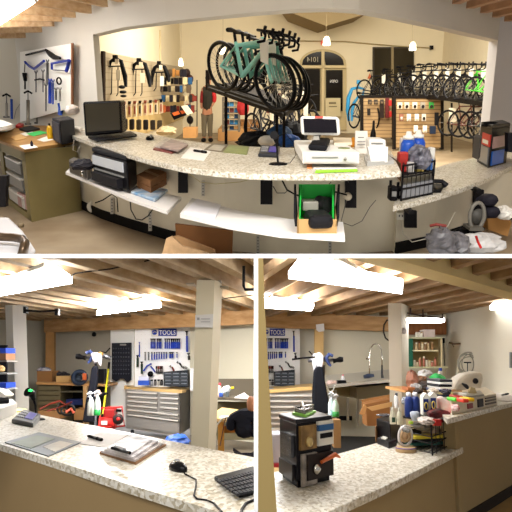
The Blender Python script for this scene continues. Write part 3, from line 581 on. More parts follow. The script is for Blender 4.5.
# cash drawer with tablet
Yc = Z(330, 165.5, CT).y; t = thing('cash_drawer', 'white cash drawer under the tablet stand on the long counter', 'cash drawer', Z(331, 165, CT))
part(t, 'body', MB().prism([D(302.5, 164, 4.6), D(359.5, 164, 4.6), D(359.5, 152.5, 4.6), D(302.5, 152.5, 4.6)], (0, 1.05, 0)), mat('efede8', .45), bevel=.01)
part(t, 'drawer_front', MB().rect(305, 155, 357, 162.5, 4.57, .03), mat('d4d2d0', .4)); part(t, 'lock', MB().lathe(D(345, 159, 4.56), [(.01, 0), (.012, .01)], 1, 10, (0, -1, 0)), STL); part(t, 'slot', MB().rect(312, 157, 338, 157.6, 4.56, .01), GRY)
Ym = 5.1; top_z = D(330, 152.5, 4.6).z
t = thing('tablet_register', 'white framed tablet register on a tilting stand above the cash drawer', 'tablet', Vector((D(318, 150, 5).x, 5.0, top_z)))
part(t, 'frame', MB().poly([(300.5, 116.3), (339.5, 117), (341, 135.8), (301.5, 135.2)], Ym, .08), WH2, bevel=.025); part(t, 'screen', MB().poly([(303.3, 118.6), (336, 119.3), (337.2, 133), (304.3, 132.6)], Ym-.01, .02), mat('1d1a20', .12))
part(t, 'stand', MB().prism([D(312, 149.5, 5.0), D(320, 149.5, 5.0), D(319, 134, 5.15), D(314, 134, 5.15)], (0, .12, 0)), mat('a8a49c', .4)); part(t, 'sticker', MB().rect(315, 116.2, 323, 118.2, Ym-.015, .01), mat('d05a50', .5))
def ontop(name, label, cat, q, z, h, m, **k): return solo(name, label, cat, MB().prism([Z(x, y, z) for x, y in q], (0, 0, h)), m, **k)
ontop('black_pouch', 'crumpled black pouch on top of the cash drawer', 'pouch', [(308, 150.6), (327, 151.5), (330, 143.5), (314, 143)], top_z, .05, BLK2, bevel=.02)
ontop('envelope', 'cream envelope on top of the cash drawer behind the pouch', 'envelope', [(334, 145), (352, 145), (351, 140), (333, 139.5)], top_z, .02, mat('e4d6bc', .7))
solo('round_sticker', 'round green and red sticker on the cash drawer top', 'sticker', MB().lathe(Z(344, 148.3, top_z), [(.05, 0), (.05, .004)], 1, 16), mat('8a9a4a', .5, noise=.6, ns=30))
ontop('paper_sheet', 'white sheet in front of the cash drawer', 'paper', [(314, 169), (357, 168.5), (352, 165), (312, 165.5)], CT, .004, PAP)
ontop('green_ruler', 'bright green strip lying on the counter front edge', 'strip', [(315, 173), (357.5, 171.5), (357, 169.6), (316, 171)], CT+.004, .006, mat('9ae02a', .5))
ontop('sticky_note', 'orange sticky note left of the cash drawer', 'note', [(307, 169), (312, 169), (312, 165), (307, 165)], CT, .004, mat('e8955a', .6))
# receipt printer, sign holder
t = thing('receipt_printer', 'white receipt printer on a grey base beside the cash drawer', 'printer', Z(377, 163, CT))
part(t, 'base', MB().slab([(367, 166.5), (394, 164), (388, 157.5), (364, 159)], CT, .03), mat('b8b8b6', .5)); Yp = 4.85
part(t, 'body', MB().prism([D(372, 163.3, Yp), D(387.5, 162, Yp), D(386.5, 139.5, Yp+.3), D(369, 139, Yp+.3)], (0, .22, 0)), WH2, bevel=.02); part(t, 'paper_slot', MB().rect(371.5, 142.8, 383, 143.6, Yp+.22, .02), GRY)
part(t, 'label_plate', MB().prism([D(368, 147, Yp-.05), D(388, 147, Yp-.05), D(387.5, 162.3, Yp-.05), D(371.5, 163, Yp-.05)], (0, .05, 0)), mat('f6f5f2', .4))
t = thing('sign_holder', 'clear standing sign holder with white card beside the receipt printer', 'sign holder', Z(361, 158, CT)); part(t, 'card', MB().prism([D(355, 156.5, 5.6), D(368.5, 156.5, 5.6), D(367.5, 131, 5.75), D(355.5, 131, 5.75)], (0, .03, 0)), WHT); part(t, 'printed_text', MB().rect(358, 137, 364, 138, 5.6, .01).rect(357.5, 141, 365.5, 141.8, 5.6, .01).rect(357.5, 144, 365, 144.8, 5.6, .01), GRY)
solo('trinket', 'small orange and dark trinket behind the sign holder', 'trinket', MB().lathe(Z(353, 147, CT), [(2, 0), (2.4, 3), (1.6, 6), (2, 8), (.6, 10)], 6/FP, 10), mat('e0901e', .5))
solo('dark_bottle', 'dark bottle with pale bands behind the sign holder', 'bottle', MB().lathe(Z(372.5, 146, CT), [(3.2, 0), (3.4, 8), (2.6, 14), (1.4, 18), (1.2, 25), (.6, 26)], 6/FP, 12), mat('1f1a18', .3, noise=.3, ns=20))
# bottles and the wire basket on the lower counter
def bottle(px, py, z, prof, k0, label, c, cap='f0f0ee', group=None, wrap=None, ins=.3):
    b0 = Z(px, py, z); k = b0.y/FP*k0; t = thing('bottle', label, 'bottle', b0, group); H = prof[-1][1]; R_ = max(p[0] for p in prof)
    part(t, 'body', MB().lathe(b0, prof, k), mat(c, ins)); part(t, 'cap', MB().lathe(b0+Vector((0, 0, H*k)), [(R_*.42, 0), (R_*.42, H*.14), (R_*.3, H*.17)], k), mat(cap, .4))
    if wrap: part(t, 'label_band', MB().lathe(b0, [(R_*1.03, H*.2), (R_*1.03, H*.6)], k), mat(wrap, .5))
    return t
ZB = D(420, 158, 5.2).z
t = thing('wire_basket', 'black wire basket filled with bottles and gloves on lower counter', 'basket', Z(415, 200, CL)); Y0, Y1 = Z(400, 201, CL).y, Z(405, 190, CL).y
M = MB(); c = [Z(401, 201, CL), Z(432, 194.5, CL), Z(431, 187, CL), Z(402, 192, CL)]; Hb = 37*4.9/FP
for h in (.01, .1, .2, Hb*.98):
    for i in range(4): M.tube([c[i]+Vector((0, 0, h)), c[(i+1) % 4]+Vector((0, 0, h))], .009, 5)
for i in range(4):
    for j in range(7): p = c[i].lerp(c[(i+1) % 4], j/7); M.tube([p, p+Vector((0, 0, Hb))], .0035 if j else .009, 4)
part(t, 'wire_frame', M, mat('141316', .4)); part(t, 'shelf_panel', MB().prism([p+Vector((0, 0, .21)) for p in c], (0, 0, .012)), BLK2); part(t, 'tray_panel', MB().prism([p+Vector((0, 0, .02)) for p in c], (0, 0, .11)), mat('8a8c92', .35), 'grey plastic tray in the lower basket level')
cz = c[0].z
def inb(u, v, h): return c[0]*(1-u)*(1-v)+c[1]*u*(1-v)+c[2]*u*v+c[3]*(1-u)*v+Vector((0, 0, h))
for i, (u, v, h, w, hh, cc, lb) in enumerate([(.2, .25, .2, .06, .09, 'c8c4c0', 'small white carton low at the left inside the wire basket'), (.5, .15, .2, .07, .07, 'd8c060', 'yellow label carton low in the middle of the wire basket'), (.8, .15, .2, .06, .1, '3a6ab0', 'blue carton low at the right inside the wire basket')]):
    solo('product_box', lb, 'box', MB().box(inb(u, v, h+.02), w, .06, hh, .1), mat(cc, .4, noise=.3, ns=18), bevel=.006)
solo('glove_bundle', 'clear bag of dark gloves in the top of the wire basket', 'gloves', MB().crumple(inb(.45, .3, .33), .1, .2, .11, .2, 5), mat('8a8a98', .3, h2='1f1f2a', ns=16)); 
for i, (u, v, cc, lb) in enumerate([(.1, .8, '1f4fb0', 'blue bottle with white cap at the back left of the wire basket'), (.42, .95, '2350b8', 'blue bottle with white cap, behind the glove bag in the wire basket')]):
    b0 = inb(u, v, .22); t = thing('bottle', lb, 'bottle', b0); part(t, 'body', MB().lathe(b0, [(.06, 0), (.066, .02), (.066, .22), (.045, .26)], 1), mat(cc, .3)); part(t, 'cap', MB().lathe(b0+Vector((0, 0, .26)), [(.05, 0), (.05, .03), (.03, .035), (.02, .07)], 1), WHT)
for i, (u, v, w, h, cc, lb, nm) in enumerate([(-.05, .5, .08, .17, 'b4322c', 'red and white packet at the left of the wire basket', 'snack_packet'), (.05, 1.2, .12, .26, 'e6ddd8', 'white patterned box behind the wire basket', 'product_box'), (.87, .3, .05, .19, 'e8e6e0', 'tall white tube at the right of the wire basket', 'tube'), (.7, .5, .1, .13, '3a78b8', 'blue pouch inside the wire basket', 'pouch')]):
    solo(nm, lb, nm.split('_')[-1], MB().box(inb(u, v, .22), w, .08, h, .1), mat(cc, .4, noise=.35, ns=14), bevel=.012)
t = thing('wood_tray', 'brown wooden crate side behind the wire basket', 'crate', Z(393, 178, CL)); part(t, 'panel', MB().poly([(386, 153), (401, 163, 4.9), (401, 182, 4.9), (387, 166)], 5.4, .03), mat('6e4c2e', .6))
for i, (x, y, h, lb) in enumerate([(392, 200, 20, 'black two-way radio, left of the pair by the wire basket'), (399.5, 198, 16, 'black two-way radio, right of the pair by the wire basket')]):
    b0 = Z(x, y, CL); k = b0.y/FP; t = thing('two_way_radio', lb, 'radio', b0); part(t, 'body', MB().box(b0, 7.5*k, .12, h*.72*k), BLK, bevel=.012); part(t, 'antenna', MB().tube([b0+Vector((-.02, 0, h*.7*k)), b0+Vector((-.02, 0, h*k))], .012, 8), BLK2); part(t, 'screen', MB().box(b0+Vector((0, -.065, h*.25*k)), 4.5*k, .01, h*.25*k), GRY)
b0 = Z(436, 190, CL); t = thing('desk_phone', 'black corded handset lying right of the wire basket', 'phone', b0); part(t, 'base', MB().slab([(428, 193), (441, 193), (444, 187), (431, 186)], CL, .03), BLK, bevel=.01); part(t, 'handset', MB().tube([b0+Vector((-.08, 0, .05)), b0+Vector((-.05, .0, .085)), b0+Vector((.05, 0, .08)), b0+Vector((.09, 0, .04))], [.03, .02, .02, .03], 10), mat('202024', .35))
solo('water_bottle', 'small clear bottle standing on the lower counter left edge', 'bottle', MB().lathe(Z(404, 199, CL), [(2.2, 0), (2.4, 9), (1, 13), (1, 15)], 4.9/FP), mat('4a4a50', .2))
# display box with cards
t = thing('display_box', 'black display box with red and blue cards at the right of the lower counter', 'display', Z(491, 166, CL))
P = [Z(477, 161.5, CL), Z(488, 168, CL), Z(506, 163, CL), Z(499, 157, CL)]; Hd = 37*7.2/FP
M = MB().prism(P, (0, 0, Hd)); part(t, 'cabinet', M, mat('0c0b0e', .4)); part(t, 'lid', MB().prism([p+Vector((0, 0, Hd)) for p in P], (0, 0, .05)), mat('111014', .35), bevel=.015)
def onface(i, j, u0, u1, h0, h1, m, nm, lb=None, out=.015):
    a = P[i]; b = P[j]; n = Vector(((b-a).y, -(b-a).x, 0)).normalized()*out
    part(t, nm, MB().prism([a.lerp(b, u0)+Vector((0, 0, h0*Hd)), a.lerp(b, u1)+Vector((0, 0, h0*Hd)), a.lerp(b, u1)+Vector((0, 0, h1*Hd)), a.lerp(b, u0)+Vector((0, 0, h1*Hd))], n), m, lb)
onface(0, 1, .35, 1.0, .55, .86, mat('d02a22', .4), 'card', 'red and white card'); onface(0, 1, .45, .9, .6, .7, WHT, 'card_print', out=.02); onface(0, 1, .1, .95, .08, .52, mat('84868a', .3), 'card', 'grey card'); onface(1, 2, .1, .75, .05, .42, mat('1d5fc0', .4), 'card', 'blue card'); onface(1, 2, .1, .95, .5, .8, mat('c8a8a4', .4), 'card', 'pink card')
solo('tape_spool', 'dark spool resting on top of the black display box', 'spool', MB().lathe(Z(489, 126.5, D(489, 127, 7.3).z), [(.09, 0), (.1, .02), (.06, .03), (.1, .05), (.02, .06)], 1), BLK2)
b0 = Z(478, 150, CL); solo('cable_gland', 'dark grey box stuck on the left side of the display box', 'box', MB().prism([Z(472, 157, CL+.2), Z(478, 160, CL+.2), Z(480, 157, CL+.2), Z(475, 154, CL+.2)], (0, 0, .22)), DKG)
solo('small_clip_sign', 'small dark object standing at the far right of the lower counter', 'object', MB().rect(508, 133, 515, 152, 7.2, .1), mat('2a2a30', .5))
# shelves below the counter
SZ = -1.0
def pshelf(front, back, z, th, label): return solo('wall_shelf', label, 'shelf', MB().prism([Z(x, y, z) for x, y in front+back], (0, 0, -th)), mat('e9e5e2', .5))
pshelf([(65.5, 172), (100, 186), (130, 198.5), (167, 211)], [(181, 197), (150, 190), (110, 178), (72, 166)], SZ, .03, 'white wall shelf under the counter holding the black printer')
pshelf([(180, 213.5), (230, 225), (280, 233), (345, 237)], [(343, 222), (290, 219), (240, 211), (192, 198)], SZ, .035, 'long white wall shelf under the counter holding a cardboard box')
Yq = 6.2
t = thing('inkjet_printer', 'large black printer with a pale label on the left white shelf', 'printer', Z(113, 186, SZ))
P_ = [Z(94, 181.5, SZ), Z(129, 194, SZ), Z(138, 187, SZ), Z(104, 175, SZ)]; Hh = 30*Yq/FP
part(t, 'body', MB().prism(P_, (0, 0, Hh)), mat('121114', .3), bevel=.03); part(t, 'lid', MB().prism([p+Vector((0, 0, Hh)) for p in P_], (0, 0, .05)), mat('1c1b1f', .35), bevel=.02)
a, b_ = P_[0], P_[1]; n = Vector(((b_-a).y, -(b_-a).x, 0)).normalized()*.012
def fq(u0, u1, h0, h1): return [a.lerp(b_, u0)+Vector((0, 0, h0*Hh)), a.lerp(b_, u1)+Vector((0, 0, h0*Hh)), a.lerp(b_, u1)+Vector((0, 0, h1*Hh)), a.lerp(b_, u0)+Vector((0, 0, h1*Hh))]
part(t, 'label', MB().prism(fq(.03, .9, .62, .92), n), mat('c2c6cc', .4)); part(t, 'paper_tray', MB().prism(fq(.1, .85, .12, .4), n*5), mat('1e1d21', .4)); part(t, 'slot', MB().prism(fq(.08, .9, .45, .5), n), GRY)
t = thing('radio_receiver', 'silver box with small parts on the left end of the white shelf', 'radio', Z(80, 175, SZ)); P_ = [Z(70, 173.3, SZ), Z(88, 180.5, SZ), Z(93, 177, SZ), Z(75, 170, SZ)]
part(t, 'body', MB().prism(P_, (0, 0, .16)), mat('8f8a84', .35, .5), bevel=.01); a, b_ = P_[0], P_[1]; Hh = .16; n = Vector(((b_-a).y, -(b_-a).x, 0)).normalized()*.01; part(t, 'front_panel', MB().prism(fq(.05, .95, .15, .85), n), mat('57524c', .4)); part(t, 'knob', MB().lathe(a.lerp(b_, .8)+Vector((0, 0, .06)), [(.03, 0), (.03, .03)], 1, 10, n), CHR)
solo('loose_parts', 'dark jumble of cables on top of the silver box', 'cables', MB().crumple(Z(83, 165, SZ+.17), .12, .15, .06, .3, 6), mat('2b2a30', .6), kind='stuff')
zb = SZ
for i, (q, z0, h, lb) in enumerate([([(137, 187.5), (151, 194), (167, 184.5), (153, 178.5)], SZ+.02, .058, 'lower of two stacked brown boxes beside the black printer'), ([(136.8, 181.4), (150.6, 187.6), (166.8, 178.5), (152.8, 172.7)], SZ+.08, .065, 'upper of two stacked brown boxes beside the black printer')]):
    t = thing('cardboard_box', lb, 'box', sum((Z(x, y, z0) for x, y in q), Vector())/4); part(t, 'body', MB().slab(q, z0, h), mat('946742', .8, noise=.12), bevel=.006); c4 = [Z(x, y, z0)+Vector((0, 0, h)) for x, y in q]; part(t, 'tape_strip', MB().prism([c4[0].lerp(c4[3], .42), c4[1].lerp(c4[2], .42), c4[1].lerp(c4[2], .58), c4[0].lerp(c4[3], .58)], (0, 0, .003)), mat('b08a5c', .5))
solo('parts_packet', 'blue and white plastic packet on the shelf under the boxes', 'packet', MB().slab([(131, 194), (155, 202.5), (168, 192), (150, 189)], SZ, .03), mat('d8dce0', .35, h2='3f8fc4', ns=7), bevel=.01)
solo('paper_pile', 'loose white papers on the long shelf', 'papers', MB().slab([(184, 213), (215, 220), (221, 206), (197, 200)], SZ, .012), mat('eceaf0', .6))
# cardboard box with green lining
b0 = Z(318, 233, SZ); t = thing('cardboard_box', 'open cardboard box with bright green lining on the long white shelf', 'box', b0); q = [Z(297, 233.5, SZ), Z(335, 233.5, SZ), Z(334, 219, SZ), Z(298, 219, SZ)]; Hc = .1
M = MB()
for i in range(4): M.prism([q[i], q[(i+1) % 4], q[(i+1) % 4]+Vector((0, 0, Hc)), q[i]+Vector((0, 0, Hc))], Vector((0, .012, 0)) if i % 2 == 0 else Vector((.012, 0, 0)))
part(t, 'walls', M, mat('c09a66', .8)); G = mat('16a83a', .5); m_ = (q[0]+q[1]+q[2]+q[3])/4
L_ = MB().prism([m_+(p-m_)*.96+Vector((0, 0, .015)) for p in q], (0, 0, .008)); Hi = .27
L_.prism([q[3], q[2], q[2]+Vector((0, 0, Hi)), q[3]+Vector((0, 0, Hi))], (0, -.01, 0)).prism([q[3]+Vector((.012, 0, .1)), q[0]+Vector((.012, 0, .09)), q[3]+Vector((.012, 0, Hi))], (.01, 0, 0)).prism([q[2]+Vector((-.012, 0, .1)), q[1]+Vector((-.012, 0, .09)), q[2]+Vector((-.012, 0, Hi))], (-.01, 0, 0))
part(t, 'green_lining', L_, G); part(t, 'side_flap', MB().prism([q[2], q[1]+Vector((0, 0, .05)), q[1]+Vector((.01, 0, .12)), q[2]+Vector((.02, 0, Hi))], (.015, 0, 0)).prism([q[3], q[0]+Vector((0, 0, .05)), q[0]+Vector((-.01, 0, .12)), q[3]+Vector((-.02, 0, Hi))], (-.015, 0, 0)), BLK2, 'dark flap')
def inx(x, y, h): return Z(x, y, SZ+.03)+Vector((0, 0, h))
solo('camera_flash', 'pale grey device at the back of the green lined box', 'device', MB().box(inx(308, 216, .06), .12, .2, .07, .1), mat('a29c92', .4), bevel=.01); solo('black_device', 'black rounded device filling the green lined box', 'device', MB().box(inx(318, 226, 0), .18, .26, .1, .1), mat('1c1b1f', .35), bevel=.04)
solo('black_device', 'dark cylinder beside the pale device in the green lined box', 'device', MB().tube([inx(318, 216, .1), inx(328, 218, .1)], .06, 12), mat('2c2a2c', .4))
# standards, sockets, cords
for i, (x, y0, y1) in enumerate([(112, 198, 214), (150, 211, 231), (258, 236, 256), (330, 236, 256), (203, 181, 196)]):
    Yw = [6.9, 6.2, 5.5, 5.42, 5.75][i]; t = thing('shelf_standard', 'slotted metal wall strip, %s from the left under the counter' % ['first', 'second', 'fourth', 'fifth', 'third'][i], 'wall strip', D(x, y1, Yw)); part(t, 'strip', MB().rect(x-1.6, y0, x+1.6, y1, Yw, .03), mat('b9b4aa', .4))
    M = MB()
    for j in range(int((y1-y0)/3)): M.rect(x-.5, y0+1+j*3, x+.5, y0+2.4+j*3, Yw-.003, .004)
    part(t, 'slots', M, DKG)
solo('wall_socket', 'beige round socket with red dots right of the green lined box', 'socket', MB().lathe(D(347.5, 196, 5.3), [(.035, 0), (.035, .04), (.02, .05)], 1, 12, (0, -1, 0)), mat('d8cdb8', .4))
t = thing('wall_outlet', 'white outlet box on the wall under the lower counter', 'outlet', D(400, 219, 5.55)); part(t, 'plate', MB().rect(397, 213, 405.5, 220, 5.55, .05), mat('e0dcd0', .4)); part(t, 'socket_holes', MB().rect(399, 215, 400, 217, 5.54, .01).rect(402, 215, 403, 217, 5.54, .01), DKG)
def cable(label, pts, Y, r, m=BLK): return solo('power_cable', label, 'cable', MB().pipe(pts, Y, r, 6), m)
cable('black cable drooping beneath the left white shelf by the wall strip', [(95, 203), (103, 200), (112, 194), (117, 198), (118, 212)], 6.6, .6)
cable('black cable looping under the shelf below the brown boxes', [(130, 199), (131, 210), (136, 219), (142, 220), (148, 216), (153, 209)], 6.0, .6)
cable('dark cables tangled across the wall above the green lined box', [(281, 178), (287, 190), (296, 195), (310, 196), (325, 192), (336, 192), (347, 195)], 5.25, .8)
cable('second dark cable running from bracket to the green lined box', [(273, 186), (277, 193), (285, 193), (288, 190), (300, 197), (320, 194), (331, 182)], 5.28, .45)
cable('grey cable running down from the socket to the right', [(347, 198), (344, 210), (341, 222), (352, 226), (362, 221), (370, 207), (376, 200)], 5.35, .4, mat('6a645c', .6))
cable('faint yellow cord sagging under the counter center', [(187, 172), (200, 182), (215, 184), (240, 182), (255, 178)], 5.2, .4, mat('b9ab78', .6))
cable('pale cable running along the wall under the lower counter', [(401, 221), (403, 234), (412, 242), (430, 238), (448, 226), (455, 212)], 5.5, .5, mat('c9c1b0', .6))
cable('short cable hanging under the left end of the long counter', [(74, 140), (73, 150), (77, 152), (80, 146)], 7.0, .5, mat('d8d0c4', .6))
# floor things
t = thing('cardboard_box', 'flattened brown cardboard leaning under the gap between the shelves', 'box', D(205, 253, 5.2)); part(t, 'panel', MB().poly([(175, 224), (233, 231), (232, 262), (178, 262)], 5.35, .04), mat('8a5c36', .85, noise=.15)); part(t, 'flap', MB().poly([(168, 238), (178, 236), (215, 250), (216, 264), (158, 264)], 5.05, .03), mat('c0966a', .85, noise=.2, ns=9))
t = thing('paper_bag', 'printed brown paper sheet crumpled in front of the cardboard', 'paper', D(185, 253, 4.9)); part(t, 'sheet', MB().poly([(166, 239), (172, 236.5), (182, 246), (208, 253), (212, 263), (160, 263)], 4.9, .03), mat('c9a57c', .8, noise=.35, ns=12))
solo('tape_roll', 'white tape roll on the concrete floor under the left shelf', 'tape roll', MB().torus(Z(95, 213.5, FL)+Vector((0, 0, .09)), (.06, .03, 0), (0, 0, .06), .03, 16, 6), mat('dcd8cc', .6))
solo('cork', 'small round cap lying on the left floor area', 'cap', MB().lathe(Z(21, 227, FL), [(.03, 0), (.04, .03), (.03, .05)], 1), mat('8a7a60', .6))
t = thing('office_chair', 'white seat with bent chrome arm at the lower left corner', 'chair', Z(10, 253, -1.3)); part(t, 'seat', MB().slab([(-20, 224), (10, 224), (24, 238), (36, 256), (30, 275), (-20, 275)], -1.12, .06), mat('c9c8cc', .5), bevel=.02)
part(t, 'arm', MB().tube([Z(-12, 236, -1.0), Z(14, 237.5, -1.0), Z(22, 239, -1.0), Z(25, 243, -1.0), Z(22, 256, -1.0), Z(19, 262, -1.1)], .03, 10), mat('5a4a3a', .3, .7))
# right floor clutter
solo('plastic_bag', 'clear plastic bag of parts on the floor under the lower counter', 'bag', MB().crumple(D(441, 242, 5.0), .13, .16, .12, .3, 21), mat('6f6d72', .25, noise=.5, ns=14)); solo('plastic_bag', 'white plastic bag with red tie under the lower counter', 'bag', MB().crumple(D(478, 243, 5.3), .24, .16, .09, .25, 22), mat('d8d6d6', .3, noise=.3, ns=10)); solo('bag_tie', 'red tie on the white plastic bag', 'tie', MB().pipe([(476, 236), (478, 242), (481, 248)], 4.95, 1.3), RED)
solo('plastic_bag', 'dark clear bag beside the first parts bag on the floor', 'bag', MB().crumple(D(456, 244, 5.1), .12, .15, .1, .3, 23), mat('77757a', .3, noise=.6, ns=14)); solo('parts_tray', 'dark red rimmed tray above the clear bags', 'tray', MB().pipe([(430, 226), (436, 224.5), (446, 226)], 5.2, 1.6), mat('8a3a34', .5))
for i, (x, y, lb) in enumerate([(488, 200, 'upper dark grey shoe under the lower counter'), (490, 212, 'lower dark grey shoe under the lower counter')]): solo('shoe', lb, 'shoe', MB().tube([D(x-9, y+1, 5.9), D(x-3, y, 5.8), D(x+5, y, 5.7), D(x+9, y-1.5, 5.7)], [.04, .065, .06, .03], 12), mat('26242c', .5))
t = thing('fan_heater', 'round grey fan standing by the bracket under the lower counter', 'fan', D(476, 228, 5.8)); part(t, 'cage', MB().torus(D(477, 216, 5.7), (.07, 0, 0), (0, 0, .13), .02, 20, 6), mat('7a766e', .4)); part(t, 'blade_disc', MB().lathe(D(477, 216, 5.75), [(.03, 0), (.08, .03), (.08, .05)], 1, 14, (0, -1, 0)), mat('4a4844', .5)); part(t, 'foot', MB().rect(470, 228, 484, 231, 5.6, .2), mat('66625a', .5))
solo('cardboard_box', 'tan cardboard box on the floor right of the shoes', 'box', MB().poly([(487, 217), (500, 214), (512, 222), (508, 237), (488, 230)], 6.0, .3), mat('b5854e', .85), bevel=.01); solo('crumpled_paper', 'crumpled white paper on top of the tan cardboard box', 'paper', MB().crumple(D(504, 213, 5.9), .09, .12, .07, .3, 24), PAP)
solo('black_bag', 'black bag on the floor behind the clear bags', 'bag', MB().crumple(D(466, 234, 5.9), .16, .1, .07, .2, 25), BLK)
DT = -.72
# ---- desk side
t = thing('pegboard', 'white pegboard of workshop tools on the left wall', 'pegboard', D(46, 120, YA(46)-.1)); part(t, 'board', MB().prism([DW(20, 122, .08), DW(71, 108, .08), DW(71, 43.5, .08), DW(20, 52, .08)], (0, .06, 0)), mat('fbf9f4', .6)); part(t, 'edge_strip', MB().prism([DW(70.8, 108, .1), DW(72.3, 108, .1), DW(72.3, 43, .1), DW(70.8, 43, .1)], (0, .07, 0)), mat('8a5a38', .6))
def tool(nm, label, pts, r, m, pts2=None, r2=1, m2=None, Y=None, pn=('handle', 'head'), group=None):
    x = pts[0][0]; Yt = YA(x); t = thing(nm, label, nm.replace('_', ' '), DW(pts[0][0], pts[0][1], .13), group)
    k = Yt/FP; rk_ = lambda q: [v*k for v in q] if isinstance(q, (list, tuple)) else q*k
    part(t, pn[0], MB().tube([DW(*p, .13) for p in pts], rk_(r), 7), m)
    if pts2: part(t, pn[1], MB().tube([DW(*p, .14) for p in pts2], rk_(r2), 7), m2)
    return t
SLT = mat('6a6a6e', .35, .6)
tool('spoke_wrench', 'long dark freewheel tool at the top of the left pegboard', [(26, 55), (36, 52.5), (46, 50)], .8, BLK, [(46, 50), (50, 54), (54, 57), (60, 58)], [1, 2, 2, 1], BLK)
tool('wire_cutter', 'large blue handled curved plier spread open on the left pegboard', [(25, 62), (29, 66), (34, 69), (39, 65), (44, 61)], 1, mat('1c38b0', .4), [(25, 63), (24.5, 72)], .5, SLT)
t = thing('hacksaw', 'blue framed hacksaw at the upper right of the left pegboard', 'saw', DW(60, 70, .13)); part(t, 'frame', MB().tube([DW(52, 69.5, .13), DW(51.8, 63.5, .13), DW(60, 62, .13), DW(69, 60.3, .13)], .017), mat('1a34a4', .4)); part(t, 'blade', MB().tube([DW(53, 70, .13), DW(67, 71, .13)], .008), SLT); part(t, 'handle', MB().tube([DW(69, 60.5, .13), DW(68, 66, .13), DW(66.5, 71, .13)], .026), mat('1a34a4', .4))
tool('chain_whip', 'black chain tool hanging below the blue pliers', [(24.5, 73), (25.5, 81)], [2.2, 1.6], BLK, [(25, 81), (25, 89)], .8, BLK)
for i, (x, y0, y1, r, c, lb) in enumerate([(36, 71, 92, .6, SLT, 'thin grey cone wrench, first of the plain shafts on the left pegboard'), (43, 70, 92, .6, SLT, 'thin grey cone wrench, second of the plain shafts on the left pegboard'), (47.5, 60, 84, 1.2, SLT, 'thick grey steerer cutter shaft beside the blue lever'), (50, 79, 103, 1.6, mat('1f3fb4', .4), 'thick blue lever hanging in the middle of the left pegboard'), (46, 84, 111, .7, SLT, 'long thin steel ruler low on the left pegboard'), (53, 80, 104, .9, mat('2444a8', .4), 'slim blue lever right of the thick one'), (56, 88, 100, 1, SLT, 'short grey spanner under the round gauge'), (60, 88, 101, 1, GRY, 'short pale spanner under the round gauge, right')]): tool('spanner', lb, [(x, y0+3), (x, y1)], r, c, [(x-1.2, y0), (x, y0+3), (x+1.2, y0)], .6, c)
t = thing('dial_gauge', 'round black gauge on the left pegboard', 'gauge', DW(59, 84, .13)); part(t, 'ring', MB().torus(DW(59, 81, .16), (.032, 0, 0), (0, 0, .045), .012, 18, 6), BLK); part(t, 'face', MB().lathe(DW(59, 81, .13), [(.03, 0), (.03, .012)], 1, 14, (0, -1, 0)), WHT)
tool('parallel_bar', 'thin grey horizontal alignment bar between the shafts', [(35, 80), (40, 79), (44, 80)], .7, BLK2)
solo('bike_pump', 'blue pump head clipped at the bottom right of the left pegboard', 'pump', MB().pipe([(59, 103), (61, 108), (60, 115)], YA(60)-.2, [1.8, 2.8, 2.2]), mat('2a52b4', .4))
DZ_ = D(30, 132, 7.2).z
def pump(x, y0, y1, w, c, lb):
    Y = Z(x, y1, DT+.02).y if x > 10 else YA(16)-.5; t = thing('floor_pump', lb, 'pump', D(x, y1, Y)); part(t, 'barrel', MB().pipe([(x, y1), (x, y0+9)], Y, w*.5), c); part(t, 'handle', MB().pipe([(x-4, y0+2), (x, y0), (x+4, y0+2.5)], Y, .9), BLK); part(t, 'rod', MB().pipe([(x, y0+9), (x, y0)], Y, .5), SLT); part(t, 'foot', MB().pipe([(x-3, y1), (x+3, y1)], Y, .8), SLT); return t
pump(28, 91, 124, 3.6, mat('9c988e', .35, .5), 'grey standing pump with gauge on the desk by the pegboard'); pump(37.5, 90, 123, 2.6, mat('8a867e', .35, .5), 'slimmer grey pump standing right of the gauge pump'); pump(6.5, 94, 117, 2.6, mat('a6a29a', .4), 'grey pump in the far left corner behind the desk')
solo('floor_pump', 'blue striped pump tube in the far left corner', 'pump', MB().pipe([(11.5, 99), (11.8, 119)], YA(16)-.5, 1.3), mat('2a52b4', .4)); solo('hook_rail', 'thin curved white cord on the wall by the corner pumps', 'cord', MB().pipe([(14, 119), (16, 110), (20, 104), (25, 103)], YA(20)-.05, .3), GRY)
# desk: olive steel bench with wood top
OLV = mat('7c7048', .5, noise=.08); t = thing('workbench', 'olive steel workbench with wooden top at the left', 'workbench', Z(40, 215, FL))
A = [Z(-22, 133, DT), Z(24, 150, DT), Z(60, 144.5, DT), Z(84, 140, DT), Z(52, 126, DT), Z(2, 126, DT), Z(-22, 128, DT)]
part(t, 'top', MB().prism([p-Vector((0, 0, .03)) for p in A], (0, 0, .04)), mat('b98f54', .5, h2='9c7238', ns=3, stretch=(2, 1, 1)), bevel=.006)
f0 = Z(23.5, 152, DT-.03); fz = Z(22, 220, FL); Yf = f0.y
f1 = Z(76, 146, DT-.03)
a0 = Vector((f0.x, f0.y+.03, FL)); a1 = Vector((f1.x, f1.y, FL)); H_ = DT-.03-FL
part(t, 'side_panel', MB().prism([a0, a1, a1+Vector((0, 0, H_)), a0+Vector((0, 0, H_))], (.0, .05, 0)), OLV)
b1 = Z(-22, 133.5, DT-.03); b1 = Vector((b1.x, b1.y, FL)); g = lambda u, h: a0.lerp(b1, u)+Vector((0, 0, h))
